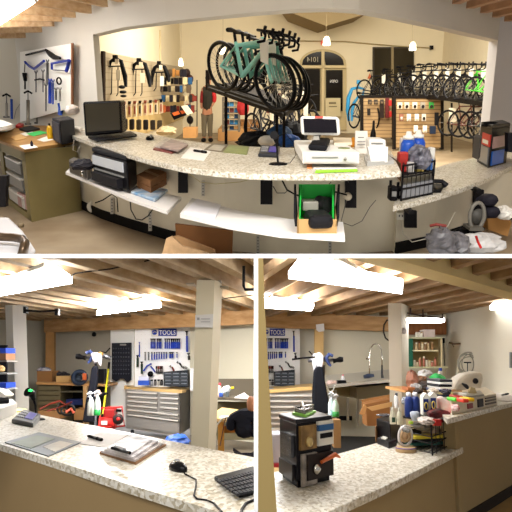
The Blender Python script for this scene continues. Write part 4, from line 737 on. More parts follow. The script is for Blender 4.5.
part(t, 'front_frame', MB().prism([g(0, H_-.12), g(1, H_-.12), g(1, H_), g(0, H_)], (.02, .05, 0)).prism([g(0, 0), g(.06, 0), g(.06, H_), g(0, H_)], (.02, .05, 0)).prism([g(0, 0), g(1, 0), g(1, .07), g(0, .07)], (.02, .05, 0)).prism([g(.42, 0), g(.48, 0), g(.48, H_), g(.42, H_)], (.02, .05, 0)), mat('8a7d50', .5)); part(t, 'inner_back', MB().prism([g(0, .05)+Vector((.5, .9, 0)), g(1, .05)+Vector((.5, .9, 0)), g(1, H_)+Vector((.5, .9, 0)), g(0, H_)+Vector((.5, .9, 0))], (0, .03, 0)), mat('4a4330', .7))
for i, (h, c) in enumerate([(.1, 'c9c6c0'), (.32, '8a8884'), (.52, '77746e')]):
    m = MB(); p0 = g(.1, h); p1 = g(.38, h); dd = Vector((.25, .45, 0)); m.prism([p0, p1, p1+dd, p0+dd], (0, 0, .13)); t2 = thing('storage_bin', ['lowest', 'middle', 'top'][i]+' plastic bin inside the olive workbench', 'bin', p0.lerp(p1, .5), 'bins in the workbench'); part(t2, 'bin', m, mat(c, .4)); part(t2, 'lid', MB().prism([p0+Vector((-.01, -.02, .13)), p1+Vector((0, -.02, .13)), p1+dd+Vector((0, 0, .13)), p0+dd+Vector((0, 0, .13))], (0, 0, .02)), mat('e0ded8', .4))
solo('red_folder', 'red and white leaflets in the lowest opening of the workbench', 'leaflets', MB().prism([g(.09, .1)+Vector((.03, -.02, 0)), g(.2, .1)+Vector((0, -.02, 0)), g(.2, .27)+Vector((0, -.02, 0)), g(.09, .27)+Vector((.03, -.02, 0))], (.02, .05, 0)), mat('c9a09a', .6, noise=.4, ns=14))
solo('black_cabinet', 'black object at the far left edge under the bench', 'cabinet', MB().rect(-12, 176, 6.5, 187, 6.2, .08).rect(-12, 187, 5.5, 207, 6.2, .08), mat('1c1a1c', .5))
ontop('green_paper', 'bright green sheet on the wooden bench top', 'paper', [(26, 134), (34, 136.5), (48, 133), (40, 131)], DT+.011, .006, mat('3fd06a', .6)); ontop('envelope', 'tan envelope on the wooden bench top', 'envelope', [(11, 138), (16, 141), (27, 138.5), (20, 134.5)], DT+.011, .008, mat('c9a065', .7)); ontop('paper_sheet', 'small white sheet under the blue capped bottle', 'paper', [(19, 146), (25, 149.5), (38, 147.5), (32, 144)], DT+.011, .004, PAP); ontop('paper_sheet', 'white sheet beside the yellow bottle on the bench', 'paper', [(37, 140), (44, 142), (54, 140), (48, 136)], DT+.011, .004, PAP); ontop('paper_sheet', 'white paper behind the green sheet on the bench', 'paper', [(20, 134), (26, 136), (36, 133), (30, 131)], DT+.011, .003, PAP)
ontop('black_tray', 'black tray on the bench in front of the pumps', 'tray', [(19, 130), (27, 133), (40, 130), (31, 127)], DT+.011, .03, BLK, bevel=.008); ontop('red_box', 'small red box beside the black tray', 'box', [(16, 128), (21, 129), (24, 126.5), (19, 125.5)], DT+.011, .05, RED, bevel=.008)
bottle(32, 146.5, DT+.012, [(1.3, 0), (1.5, 2), (1.2, 4.5), (.6, 5)], 1, 'tiny dark bottle on a small white sheet on the bench', '1a1a30', '141414')
bottle(50.5, 139, DT+.012, [(2.6, 0), (2.9, 2), (2.8, 10), (1.6, 13)], 1, 'yellow bottle with dark cap beside the black speaker', 'd8a81e', '1a1a1a')
for i in range(5): sheets('paper_stack', ['lowest', 'second', 'third', 'fourth', 'top'][i]+' bundle in the white paper pile at the far left of the bench', 'papers', [(-20, 133+.3*i), (6, 131.5-.6*i+.4), (16-.8*i, 128-.2*i), (2, 123), (-20, 124)], DT+.011+.05*i, .04, mat(['d8d4cc', 'c8c8cc', 'e4e2de', 'b4b6bc', 'eceae6'][i], .5), None)
t = thing('speaker_box', 'dark grey speaker box at the end of the wooden bench', 'speaker', Z(60, 142.5, DT)); part(t, 'cabinet', MB().prism([Z(54, 140.5, DT+.011), Z(62, 145, DT+.011), Z(76, 142, DT+.011), Z(70, 137.5, DT+.011)], (0, 0, .29)), mat('2b2b30', .5), bevel=.012); part(t, 'grille', MB().prism([Z(54.6, 141, DT+.02)+Vector((-.01, -.01, .02)), Z(61.4, 144.8, DT+.02)+Vector((-.01, -.01, .02)), Z(61.4, 144.8, DT+.02)+Vector((-.01, -.01, .25)), Z(54.6, 141, DT+.02)+Vector((-.01, -.01, .25))], (.01, .01, 0)), mat('3a3a42', .8))
solo('tissue_pack', 'pale crumpled pack above the dark speaker box', 'pack', MB().crumple(D(72, 110, 7.0), .075, .12, .06, .15, 31), mat('d8ccc4', .5)); solo('white_adapter', 'white power adapter on the counter beside the monitor', 'adapter', MB().slab([(69, 131), (80, 132.5), (82, 130.5), (72, 129)], CT, .05), WHT, bevel=.01)

# ================= LOWER LEFT ROOM =================
RM = R2
C2 = .88; F2 = -1.55; K2 = -.5
WB = mat('d8d2c2', .8, noise=.04, ns=2); JO = mat('b09c80', .7, h2='927a5a', ns=2.5, stretch=(5, 1, 5)); DECK = mat('f0e2ca', .75, h2='dfcba8', ns=2, stretch=(5, .6, 1)); BEAM = mat('c29c6c', .6, h2='9c7244', ns=2.2, stretch=(1, 2, 5))
def deck(d, q0, q1, step, w, hgt, y0, y1, x0=-9, x1=9):
    struct('ceiling', MB().prism([(x0, y0-.5, C2+hgt), (x1, y0-.5, C2+hgt), (x1, y1+1.5, C2+hgt), (x0, y1+1.5, C2+hgt)], (0, 0, .05)), DECK)
    q = q0
    while q < q1:
        m = MB(); m.prism([(q+d*y0, y0, C2), (q+d*y0+w, y0, C2), (q+d*y1+w, y1, C2), (q+d*y1, y1, C2)], (0, 0, hgt)); struct('ceiling_joist', m, JO); q += step
deck(.25, -9.2, 1.2, .46, .13, .16, 4.2, 14.2)
struct('floor_2', MB().prism([(-8, 3, F2-.1), (0.6, 3, F2-.1), (0.6, 15, F2-.1), (-8, 15, F2-.1)], (0, 0, .1)), mat('6e6252', .5, noise=.2))
def wallp(name, x0, Y0, x1, Y1, y0, y1, m, th=.1): return struct(name, MB().prism([D(x0, y1, Y0), D(x1, y1, Y1), D(x1, y0, Y1), D(x0, y0, Y0)], (0, th, 0)), m)
wallp('wall_back_left', -60, 13.0, 50, 14.4, 280, 460, mat('a8a394', .85)); wallp('wall_back', 48, 14.4, 113, 14.0, 300, 470, mat('b4ae9e', .85, noise=.05)); wallp('wall_back_right', 190, 12.9, 275, 11.4, 290, 470, mat('cdc8b4', .85))
struct('beam_2', MB().prism([D(44, 332.4, 14), D(130, 329, 12.8), D(194, 326.6, 12), D(262, 323.8, 10.9), D(262, 301, 10.9), D(194, 305.5, 12), D(130, 311, 12.8), D(44, 317, 14)], (0, .15, 0)), BEAM)
struct('trim_3', MB().rect(45.5, 331, 54, 400, 13.95, .12), mat('b98a52', .6, noise=.25, ns=4))
fixture('long tube light at the upper left of the lower left room', [(-22, 300), (0, 284), (58, 274.5), (72, 283.5)], C2-.12, emit=12)
fixture('tube light above the wooden beam in the lower left room', [(96.5, 315.2), (104, 309), (157, 303.5), (161, 307.5)], C2-.12, emit=55)
# columns
def column(l, fr_, sd, Y, c, cs, label, tag=None):
    t = thing('square_column', label, 'column', D((fr_[2][0]+fr_[3][0])/2, fr_[2][1], Y)); t['kind'] = 'structure'
    M = MB(); a, b, c_, d_ = fr_; s0, s1 = sd        # front quad tl,tr,br,bl ; side points (top, bottom) on one side
    A_ = [D(*a, Y), D(*b, Y), D(*c_, Y), D(*d_, Y)]; S0, S1 = D(*s0, Y+.55), D(*s1, Y+.55)
    if l: M.add(A_+[S0, S1], [(3, 2, 1, 0), (5, 3, 0, 4), (1, 2, 5, 4), (0, 1, 4), (2, 3, 5)])
    else: M.add(A_+[S0, S1], [(3, 2, 1, 0), (2, 5, 4, 1), (5, 3, 0, 4), (0, 1, 4), (2, 3, 5)])
    part(t, 'shaft', M, c); return t
column(True, [(12.3, 305), (25.8, 305), (30.5, 452), (17.3, 452)], [(5.2, 305), (10, 446)], 9.6, mat('e6e2d8', .7), None, 'white square post at the far left of the lower left room')
t = column(False, [(196.8, 280), (214.7, 280), (206.5, 490), (189.5, 490)], [(222.3, 283), (214.5, 480)], 6.6, mat('c6bea6', .75), None, 'beige square column in the middle right of the lower left room')
pt = part(t, 'notice', MB().poly([(195.3, 315), (213.3, 314), (212.6, 327.5), (194.9, 327.5)], 6.57, .02), mat('c9c7c4', .6)); part(pt, 'printed_lines', MB().rect(197, 317.5, 199.5, 320, 6.56, .01).rect(201, 318.5, 210, 319.2, 6.56, .01).rect(201, 321.5, 210, 322.1, 6.56, .01), mat('8a8a8c', .6))
M = MB()
for i, (x, y) in enumerate([(190, 284), (203, 280.5), (217, 281.5), (224, 287)]): M.rect(x-4, y-1.3, x+4, y+.3, 6.9, .2)
struct('trim_4', M, mat('a0988a', .6))
solo('hanging_cable', 'black cable running from the long tube light across the joists', 'cable', MB().pipe([(62, 280), (68, 278.5), (75, 273.5), (92, 271), (110, 269), (132, 264), (150, 260), (165, 257)], 6.0, .75), BLK)
solo('ceiling_cable', 'thin dark cable along the joists beside the column', 'cable', MB().pipe([(214, 301), (228, 298), (240, 296.5), (257, 294.5)], 7.2, .5), BLK)
solo('conduit_pipe', 'black bent pipe bracket at the upper right of the lower left room', 'pipe', MB().pipe([(243.8, 266), (243.8, 286), (245, 289.5), (258, 289.5)], 5.6, 1.5), BLK)
t = thing('ceiling_rail', 'dark rail bracket on the joists beside the white post', 'rail', D(40, 313, 9)); part(t, 'rail', MB().pipe([(24, 310.5), (40, 311.5), (57, 310.5)], 9, 1.1), BLK); part(t, 'clamp', MB().rect(23, 306.5, 26, 313, 9.0, .1), BLK); part(t, 'clamp', MB().rect(54.5, 308.5, 58, 315, 9.0, .1), BLK)
solo('security_camera', 'small black camera on the grey back wall', 'camera', MB().lathe(D(94, 336.5, 13.8), [(.02, 0), (.05, .02), (.05, .07), (.02, .1)], 1, 10), BLK)
# shelf of bins far left
t = thing('storage_shelf', 'dark shelving with bins at the far left edge', 'shelving', D(0, 410, 9.2)); part(t, 'back', MB().rect(-20, 345, 6.6, 412, 9.5, .05), mat('17181e', .7))
for y in (360.5, 373, 388.5): part(t, 'shelf', MB().rect(-20, y, 6.8, y+1.4, 9.0, .4), GRY)
for q, c, lb in (((-12, 348, 5.8, 353), '1c3fb0', 'bright blue bin on the top of the far left shelving'), ((-12, 353.4, 5.8, 360), '8a6448', 'brown box under the blue bin on the far left shelving'), ((-12, 383, 6, 388), '1f3ea6', 'blue bin lower on the far left shelving')): solo('storage_bin', lb, 'bin', MB().rect(*q, 8.95, .35), mat(c, .5))
solo('tan_part', 'tan and dark bundle on the second level of the far left shelving', 'bundle', MB().crumple(D(1.5, 369, 9.0), .035, .08, .05, .3, 3), mat('a88a5c', .7))
# tool wall
PEG = mat('ffffff', .6)
struct('panel_wall', MB().prism([D(110.5, 425, 13.4), D(135, 425, 13.3), D(134, 328, 13.3), D(110.5, 329, 13.4)], (0, .08, 0)), mat('fafaf6', .6))
def toolwall(px0, sc_, py0, sy, Y, room, where, cut=None):
    """px of source frame (x from 135, y from 327) mapped to the picture"""
    fx = lambda x: px0+(x-135)*sc_; fy = lambda y: py0+(y-327)*sy
    t = thing('pegboard', 'large white pegboard of blue handled tools '+where, 'pegboard', D(fx(163), fy(390), Y)); part(t, 'board', MB().rect(fx(134.5), fy(326), fx(194), fy(395), Y, .06), PEG); part(t, 'trim_strip', MB().rect(fx(134), fy(326), fx(134.7), fy(395), Y-.02, .03), mat('c4c0b6', .6))
    dots = MB()
    for i in range(14):
        for j in range(12): dots.rect(fx(137+i*4), fy(330+j*4.5), fx(137.35+i*4), fy(330.35+j*4.5), Y-.006, .004)
    dh = part(t, 'peg_holes', dots, mat('c8c6c0', .7))
    s = thing('tools_sign', 'blue and white TOOLS sign '+where, 'sign', D(fx(165), fy(336), Y-.05)); part(s, 'blue_panel', MB().rect(fx(158.3), fy(328.7), fx(176.5), fy(336), Y-.05, .03), mat('1d2f8e', .5)); lp = part(s, 'white_panel', MB().rect(fx(151), fy(329.3), fx(158.3), fy(336.4), Y-.05, .03), WHT)
    part(s, 'logo', MB().lathe(D(fx(154.6), fy(332.2), Y-.055), [(2.6*Y/FP*sc_, 0), (2.6*Y/FP*sc_, .01)], 1, 16, (0, -1, 0)), mat('2440a8', .5)); part(s, 'logo_stroke', MB().pipe([(fx(152.6), fy(333)), (fx(154.6), fy(331.5)), (fx(156.6), fy(332.2))], Y-.07, .4), WHT)
    text(s, 'lettering', 'TOOLS', fx(159.3), fy(330.2), fx(175.6), fy(334.8), Y-.055, WH2)
    HB_ = mat('1f3fae', .4)
    def tl(nm, label, x, y0, y1, ym, w, mh, mt, group=None, lean=0):
        r = thing(nm, label, nm.replace('_', ' '), D(fx(x+lean), fy(y1), Y-.1), group)
        part(r, 'handle', MB().pipe([(fx(x+lean*.5), fy(ym)), (fx(x+lean), fy(y1))], Y-.1, w*sc_), mh); part(r, 'head', MB().pipe([(fx(x), fy(y0)), (fx(x+.2*lean), fy(y0+1.5)), (fx(x+lean*.5), fy(ym))], Y-.1, [w*1.5*sc_, w*.7*sc_, w*.6*sc_]), mt)
    xs = [151.2, 153, 154.8, 157.4, 159.2, 160.8, 165.2, 167.2, 169.2, 171.6, 173.4, 175.2, 177.2, 179.2]
    for i, x in enumerate(xs): tl('hex_key', 'blue handled hex tool in the upper row '+where, x, 338.5, 348.6, 342, .72 if i < 9 else .95, HB_, BLK2, 'upper row of blue hex tools '+where)
    for i, x in enumerate([145.2, 148.6, 151.8, 154.4, 156.8, 159.2, 161.6, 164, 166.4, 170.2, 172.4, 177]): tl('cone_wrench', ('plain grey' if i < 2 else 'blue handled')+' wrench in the lower row '+where, x, 352, 360.5-i*.25, 354, .65 if i not in (9, 10) else 1, SLT if i < 2 else HB_, SLT, ('plain wrenches' if i < 2 else 'blue wrenches')+' in the lower row '+where)
    tl('adjustable_wrench', 'large blue adjustable wrench hanging highest '+where, 186.6, 331, 352, 336, 1.05, HB_, BLK2, None, .5)
    tl('tire_lever', 'tall slim blue tool at the left edge '+where, 139.4, 342, 357, 345, .6, HB_, HB_); tl('screwdriver', 'dark green handled tool, upper one at the left edge '+where, 137.6, 355, 367, 358, 1.1, mat('1e3a30', .5), BLK2); tl('screwdriver', 'dark green handled tool, lower one beside the blue pliers '+where, 141.8, 361.5, 374, 364, 1.1, mat('1e3a30', .5), BLK2)
    tl('cable_puller', 'silver and black puller hanging under the adjustable wrench '+where, 188.5, 353, 360, 356, 1.3, BLK2, SLT, None, .8)
    r = thing('chain_tool', 'blue angled plier with round black reel '+where, 'plier', D(fx(150), fy(377), Y-.1)); part(r, 'handles', MB().pipe([(fx(143.5), fy(371)), (fx(147), fy(366)), (fx(151.5), fy(363.8))], Y-.1, .8*sc_).pipe([(fx(150.5), fy(366)), (fx(153), fy(369)), (fx(155), fy(372))], Y-.1, .7*sc_), HB_); part(r, 'reel', MB().lathe(D(fx(150.6), fy(374), Y-.1), [(2.7*Y/FP*sc_, 0), (2.7*Y/FP*sc_, .04)], 1, 14, (0, -1, 0)), BLK)
    for i, (x, c) in enumerate([(156.5, '1c1a1c'), (158.4, '8c3020'), (160.3, '5a241c'), (162, '1c1a1c')]): tl('plier', ['black', 'red', 'dark red', 'second black'][i]+' handled plier in the low cluster '+where, x, 371.5, 366, 369, .85, mat(c, .5), SLT)
    tl('cable_cutter', 'red handled cutter leaning right above the drawers '+where, 170, 365.5, 371, 367, .9, mat('7a3020', .5), SLT, None, 4)
    tl('cable_cutter', 'black handled cutter upper right above the drawers '+where, 177, 361.5, 367, 363, .8, BLK2, SLT, None, 5)
    tl('brush', 'grey brush lying right of the cutters '+where, 183, 366.5, 368.5, 367, 1.1, GRY, SLT, None, 4)
    # things on the bench top
    r = thing('drawer_organizer', 'black small parts drawer organizer on the bench '+where, 'organizer', D(fx(176), fy(387), Y-.5)); part(r, 'body', MB().poly([(fx(163.5), fy(372)), (fx(188), fy(370)), (fx(188), fy(387.5)), (fx(163.5), fy(386))], Y-.5, .3), mat('23262c', .5))
    for i in range(4):
        for j in range(3): d_ = part(r, 'drawer', MB().rect(fx(164.3+j*8), fy(372.9+i*3.4), fx(171.7+j*8), fy(375.6+i*3.4), Y-.53, .03), mat('3a4048', .35)); part(d_, 'drawer_edge', MB().rect(fx(165.3+j*8), fy(373.1+i*3.4), fx(170.7+j*8), fy(373.6+i*3.4), Y-.56, .03), mat('8c94a0', .3))
    r = thing('parts_bin', 'blue topped white box at the left end of the bench '+where, 'box', D(fx(143.5), fy(385), Y-.5)); part(r, 'bin', MB().rect(fx(138), fy(380.5), fx(149), fy(385.3), Y-.5, .2), mat('1c48ae', .5)); part(r, 'upper', MB().rect(fx(138.6), fy(376.5), fx(148.5), fy(380.5), Y-.48, .15), mat('c9cce0', .5))
    for i, x in enumerate((151.8, 155.2, 158.6, 161.6)): jr = thing('jar', 'grey capped jar on the bench, %s from left ' % ['first', 'second', 'third', 'fourth'][i]+where, 'jar', D(fx(x), fy(385.6), Y-.5)); part(jr, 'body', MB().lathe(D(fx(x), fy(385.6), Y-.5), [(1.35, 0), (1.4, 3.6), (1.1, 4.4)], Y/FP*sc_, 10), mat(['8c9096', '5c5a5c', 'a8a49c', '3c3a3c'][i], .3)); part(jr, 'lid', MB().lathe(D(fx(x), fy(381.2), Y-.5), [(1.2, 0), (1.2, 1.6)], Y/FP*sc_, 10), BLK2)
toolwall(135, 1.0, 327, 1.0, 13.0, R2, 'in the lower left room')
solo('spray_can', 'tall white can at the right end of the bench by the column', 'can', MB().rect(190, 368, 193.5, 391, 12.4, .1), mat('dcdcde', .5), bevel=.01)
t = thing('socket_tray', 'black socket tool tray hung on the white panel', 'tool tray', D(121, 381, 13.2)); part(t, 'tray', MB().poly([(111.6, 343), (131, 342.6), (131, 380), (127, 382.5), (124, 379), (119.5, 379), (116, 381.5), (111.6, 379)], 13.2, .08), mat('1b1c26', .5), bevel=.01)
for i in range(7):
    for j in range(7): part(t, 'socket', MB().lathe(D(113.6+j*2.5, 348.5+i*4.2, 13.19), [(.7, 0), (.7, .4), (.45, .9)], 13.2/FP, 7, (0, -1, 0)), mat('4a4c56', .35))
part(t, 'badge', MB().rect(120, 343.8, 126, 345.5, 13.17, .02), GRY)
# tool chest
def F(px, py, Y): return D(px, py, Y)
t = thing('tool_chest', 'stainless rolling tool chest with a wooden top in the lower left room', 'tool chest', D(155, 436, 12.3))
yl = lambda x: 12.9-(x-125)*.011
def cq(M, x0, y0, x1, y1, out, d, ys=.055):  # quad following the chest front with its slope
    s = lambda x, y: y+(x-125)*(-.0+ .04+(y-390)*.0035)
    return M.prism([D(x0, s(x0, y1), yl(x0)-out), D(x1, s(x1, y1), yl(x1)-out), D(x1, s(x1, y0), yl(x1)-out), D(x0, s(x0, y0), yl(x0)-out)], (0, d, 0))
STN = mat('bcb8b4', .35, .4)
part(t, 'cabinet', cq(MB(), 125.6, 389, 180.5, 428, 0, .6), STN); part(t, 'side_panel', MB().prism([D(180.5, 391, 12.25), D(191, 389.5, 13.0), D(190, 428, 13.0), D(180.5, 434, 12.25)], (-.02, 0, 0)), mat('4a4440', .4, .5))
part(t, 'wooden_top', MB().prism([D(124, 389.4, 12.95), D(182, 393.2, 12.2), D(190, 391, 13.1), D(186, 386, 14.2), D(126, 384, 14.6)], (0, 0, .06)), mat('d9b67c', .5, noise=.1))
HND = mat('ece8e2', .25, .2)
def drw(x0, y0, x1, y1):
    d_ = part(t, 'drawer', cq(MB(), x0, y0, x1, y1, .05, .05), mat('a8a4a0', .32, .4)); part(d_, 'handle', cq(MB(), x0+.6, y0+.3, x1-.6, y0+1.5, .11, .06), HND)
for y in (391.2, 395.4, 399.8, 404.2): drw(127, y, 157.5, y+3.8)
for y in (390.6, 394.8, 399.0, 403.2): drw(159.5, y, 178.5, y+3.6)
drw(127, 408.6, 178.5, 412.6); drw(127, 413.4, 178.5, 425.5)
for x in (130.5, 177): part(t, 'caster', MB().lathe(D(x, 433 if x < 150 else 438, 12.4), [(.05, 0), (.07, .02), (.07, .05), (.05, .07)], 1, 12, (1, .2, 0)), BLK)
solo('blue_bag', 'blue plastic bag bin on the floor by the column', 'bag', MB().crumple(D(178, 441, 8.6), .17, .2, .09, .2, 41), mat('2458b8', .4, noise=.3))
# back bench on the left with boxes
t = thing('workbench', 'dark wooden workbench at the back left of the lower left room', 'workbench', D(68, 425, 12.6)); part(t, 'top', MB().poly([(36, 382), (107, 384), (107, 386.5), (36, 384.5)], 12.4, 1.2), mat('b98c56', .5, noise=.2)); part(t, 'drawer_block', MB().rect(37, 384.5, 61, 425, 12.5, .9), mat('5c5238', .5))
for y in (386, 391, 396, 401): part(t, 'drawer', MB().rect(38.5, y, 60, y+4, 12.45, .05), mat('6b6044', .5))
part(t, 'leg', MB().rect(83, 386, 86.5, 425, 12.4, .2), mat('c09a66', .6)); part(t, 'shelf', MB().rect(61, 391, 84, 392.4, 12.5, .8), mat('57503c', .6)); part(t, 'back_panel', MB().rect(61, 386, 106, 425, 13.3, .05), mat('26241f', .7))
solo('blue_case', 'dark blue case inside the back workbench', 'case', MB().rect(66, 399.5, 83, 405, 12.6, .4), mat('1c2c66', .5))
def bxp(nm, lb, x0, y0, x1, y1, Y, d, m, **k): return solo(nm, lb, nm.split('_')[-1], MB().rect(x0, y0, x1, y1, Y, d), m, **k)
bxp('cardboard_box', 'brown cardboard box on the left end of the back workbench', 37, 371, 52, 382, 12.6, .5, mat('8c6238', .8)); solo('cloth_pile', 'blue and white cloth on the left cardboard box', 'cloth', MB().crumple(D(44, 370, 12.8), .14, .14, .06, .2, 44), mat('d0ccd0', .6, h2='2a3566', ns=12))
bxp('wooden_tray', 'small tan box in the middle of the back workbench', 56, 376, 71, 382.5, 12.6, .3, mat('c8a066', .7)); solo('dark_parts', 'dark small parts heaped behind the tan box on the back workbench', 'parts', MB().crumple(D(61, 374.5, 13.0), .17, .12, .06, .35, 45), mat('35353c', .5, noise=.4, ns=20), kind='stuff')
t = thing('hand_tool_case', 'round dark blue coil of gear with orange tag on the back workbench', 'gear', D(79, 384, 12.5)); part(t, 'coil', MB().torus(D(79.5, 377.5, 12.4), (.13, 0, 0), (0, 0, .12), .045, 18, 8), mat('26344a', .5)); part(t, 'core', MB().crumple(D(78, 378, 12.6), .09, .05, .08, .3, 46), mat('4a5666', .5, noise=.5, ns=20)); part(t, 'orange_tag', MB().rect(82.5, 373.5, 86, 380, 12.3, .05), ORA)
bxp('speaker_box', 'small black speaker on the workbench beside the apron', 97.3, 369, 104, 383, 12.4, .2, BLK)
bxp('cardboard_box', 'open brown box under the back workbench', 38, 411, 60, 419, 11.8, .5, mat('9a6e42', .8)); bxp('cardboard_box', 'tan box right of the bicycle wheels under the back workbench', 74, 409, 84, 420, 12.0, .4, mat('a87c4c', .8))
t = thing('bicycle_parts', 'red and black bicycle frame pile on the floor by the bench', 'bicycle parts', D(62, 420, 11)); part(t, 'bars', MB().pipe([(40, 409), (50, 404), (60, 401), (66, 405)], 11, .9).pipe([(47, 411), (58, 408), (72, 402)], 11, .8), mat('7a2a1c', .5)); part(t, 'rings', MB().torus(D(68, 410, 11), (.12, 0, 0), (0, .02, .09), .02, 16, 6).torus(D(62, 408, 11.1), (.05, .1, 0), (0, 0, .1), .018, 16, 6), mat('2a2624', .4)); part(t, 'grips', MB().pipe([(66, 412), (71, 409), (74, 413)], 10.9, 1.4), mat('b04a34', .5))
# repair stand
def stand(px, Y, label, off=0, room=None, flip=1, py=0):
    g = lambda x, y: (px+(x-95)*flip, y+py)
    t = thing('repair_stand', label, 'repair stand', D(*g(95, 428), Y)); part(t, 'pole', MB().pipe([g(95.5, 428), g(95.5, 362)], Y, 1.3), mat('55555a', .4, .5)); part(t, 'crossbar', MB().pipe([g(78, 356.5), g(92, 357.5), g(108, 356)], Y, 1.5), SLT); part(t, 'clamp', MB().pipe([g(76, 356.5), g(79, 356.5), g(83, 357.5), g(86, 358)], Y-.1, [2.3, 2.9, 1.8, 2.6]), BLK); part(t, 'jaw', MB().pipe([g(86, 353), g(90, 351.5), g(93, 355), g(90, 361), g(88, 363)], Y-.1, [1.5, 2, 2.2, 1.6, 1]), mat('2d3a66', .4)); part(t, 'clamp_knob', MB().pipe([g(103, 355), g(107, 357), g(111, 358)], Y-.05, [1.5, 2.4, 1.6]), SLT); part(t, 'lever', MB().pipe([g(100, 352), g(106, 352.5), g(110, 348)], Y-.05, .7), BLK)
    part(t, 'wood_grip', MB().pipe([g(99, 353.5), g(103, 354)], Y-.1, 1.5), mat('b08a50', .5)); return g
g = stand(95, 11, 'bicycle repair stand with hanging rag and apron in the lower left room')
solo('rag', 'pale pink rag draped over the repair stand crossbar', 'rag', MB().poly([(90, 353), (96, 352), (101, 354), (101.5, 360), (100, 367), (97, 362), (94, 364), (92, 360)], 10.85, .1), mat('cfc6cc', .8, noise=.3, ns=12), bevel=.03)
solo('apron', 'black apron hanging from the repair stand in the lower left room', 'apron', MB().poly([(91, 368), (94, 365), (97.5, 366.5), (97, 380), (94.5, 400), (93, 423), (82, 422), (85.5, 400), (88.5, 385)], 10.8, .12), mat('191a22', .8), bevel=.03)
def spray(x, yb, h, Y, c, liq, lb):
    t = thing('spray_bottle', lb, 'bottle', D(x, yb, Y)); k = Y/FP; part(t, 'bottle', MB().lathe(D(x, yb, Y), [(3, 0), (3.2, 1), (3.1, h*.5), (1.6, h*.7), (1.1, h*.75)], k, 12), mat(c, .3)); part(t, 'trigger', MB().pipe([(x-3.2, yb-h*.93), (x, yb-h), (x+2, yb-h*.95)], Y, [.8, 1.5, 1]).pipe([(x, yb-h*.74), (x, yb-h)], Y, 1).pipe([(x-1, yb-h*.92), (x-2.4, yb-h*.8)], Y, .5), mat('c8ccd4', .4))
    if liq: part(t, 'liquid', MB().lathe(D(x, yb, Y), [(3.1, .2), (3.35, 1.2), (3.3, h*.24)], k, 12), mat(liq, .3))
spray(90.3, 415.5, 23, 9.6, 'd8dcd8', None, 'white spray bottle hanging left on the lower left repair stand'); spray(97, 415.5, 24, 9.5, 'c4d2cc', '2a9a48', 'spray bottle with green liquid on the lower left repair stand')
solo('cable_knot', 'white and orange bundle around the stand beside the spray bottles', 'bundle', MB().crumple(D(98, 394, 9.8), .05, .06, .06, .4, 47), mat('d8cabc', .5, h2='a0603a', ns=30)); solo('black_clamp', 'black clamp sticking right of the spray bottles', 'clamp', MB().pipe([(98, 397), (103, 394), (108, 393.5)], 9.7, [1, 1.8, .8]), BLK)
t = thing('yellow_pole', 'yellow pole leaning beside the repair stand in the lower left room', 'pole', D(103, 412, 11.2)); part(t, 'pole', MB().pipe([(108.4, 369), (103, 414)], 11.2, 1), mat('d2cc28', .5)); part(t, 'grip', MB().pipe([(109.3, 362), (108.4, 369)], 11.2, 1.1), BLK)
t = thing('air_compressor', 'red portable machine on the floor beside the tool chest', 'compressor', D(111, 428, 10.6)); part(t, 'frame', MB().pipe([(99, 427), (101, 408), (122, 407), (124.5, 426), (99, 428)], 10.5, 1), RED); part(t, 'tank', MB().tube([D(101, 422, 10.7), D(116, 424, 10.7)], .085, 14), RED); part(t, 'motor', MB().rect(103, 409, 114, 419, 10.7, .3), mat('8c1c1c', .5), bevel=.03); part(t, 'wheel', MB().lathe(D(118.5, 419, 10.45), [(.03, 0), (.09, .01), (.09, .05), (.04, .06)], 1, 16, (0, -1, 0)), mat('2a2222', .5)); part(t, 'hub', MB().lathe(D(118.5, 419, 10.38), [(.03, 0), (.03, .03)], 1, 12, (0, -1, 0)), RED); part(t, 'label', MB().rect(101, 421, 107, 425, 10.5, .02), mat('e0d4d0', .5)); part(t, 'gauge', MB().rect(116, 409.5, 121, 412, 10.5, .05), BLK)
# sink side right of the column
struct('trim_5', MB().rect(213, 379, 262, 400, 11.0, .2), mat('5a5244', .7)); t = thing('back_counter', 'dark steel back counter right of the beige column', 'counter', D(236, 425, 10)); part(t, 'top', MB().poly([(213, 397), (262, 399.5), (262, 402), (213, 399.5)], 10.4, .8), mat('6a6254', .5)); part(t, 'front', MB().rect(214, 402, 262, 440, 10.7, .1), mat('5c543c', .6))
t = thing('detergent_bottle', 'white and pink bottle with red cap behind the column', 'bottle', D(219.5, 397, 10.3)); part(t, 'body', MB().lathe(D(219.5, 397.5, 10.3), [(2, 0), (2.3, 3), (2, 9), (1, 12)], 10.3/FP, 10), mat('d8b8a8', .4)); part(t, 'cap', MB().lathe(D(219.8, 386, 10.3), [(1.2, 0), (1.2, 2), (.8, 3)], 10.3/FP, 10), mat('c03040', .4))
t = thing('spray_bottle', 'white trigger bottle with yellow nozzle lying on the back counter', 'bottle', D(226, 396, 10.2)); part(t, 'body', MB().tube([D(221, 393, 10.2), D(226, 390, 10.2), D(230, 387, 10.2)], [.04, .07, .04], 10), mat('dfe4ea', .4)); part(t, 'nozzle', MB().pipe([(230, 388.5), (234, 387.5)], 10.2, 1), YEL)
bxp('blue_container', 'small blue container on the back counter near the column', 219, 392.5, 223, 397, 10.1, .1, mat('2a4890', .4), bevel=.01); solo('white_cloth', 'peaked white paper on the back counter', 'paper', MB().poly([(234, 398), (240, 395), (244, 393.2), (249, 397), (250, 399)], 10.0, .2), mat('ece6e4', .7)); bxp('grey_cup', 'grey cup beside the trigger bottle', 225.5, 391.5, 229, 397, 10.1, .1, mat('4c5254', .5), bevel=.01)
DK = -.72
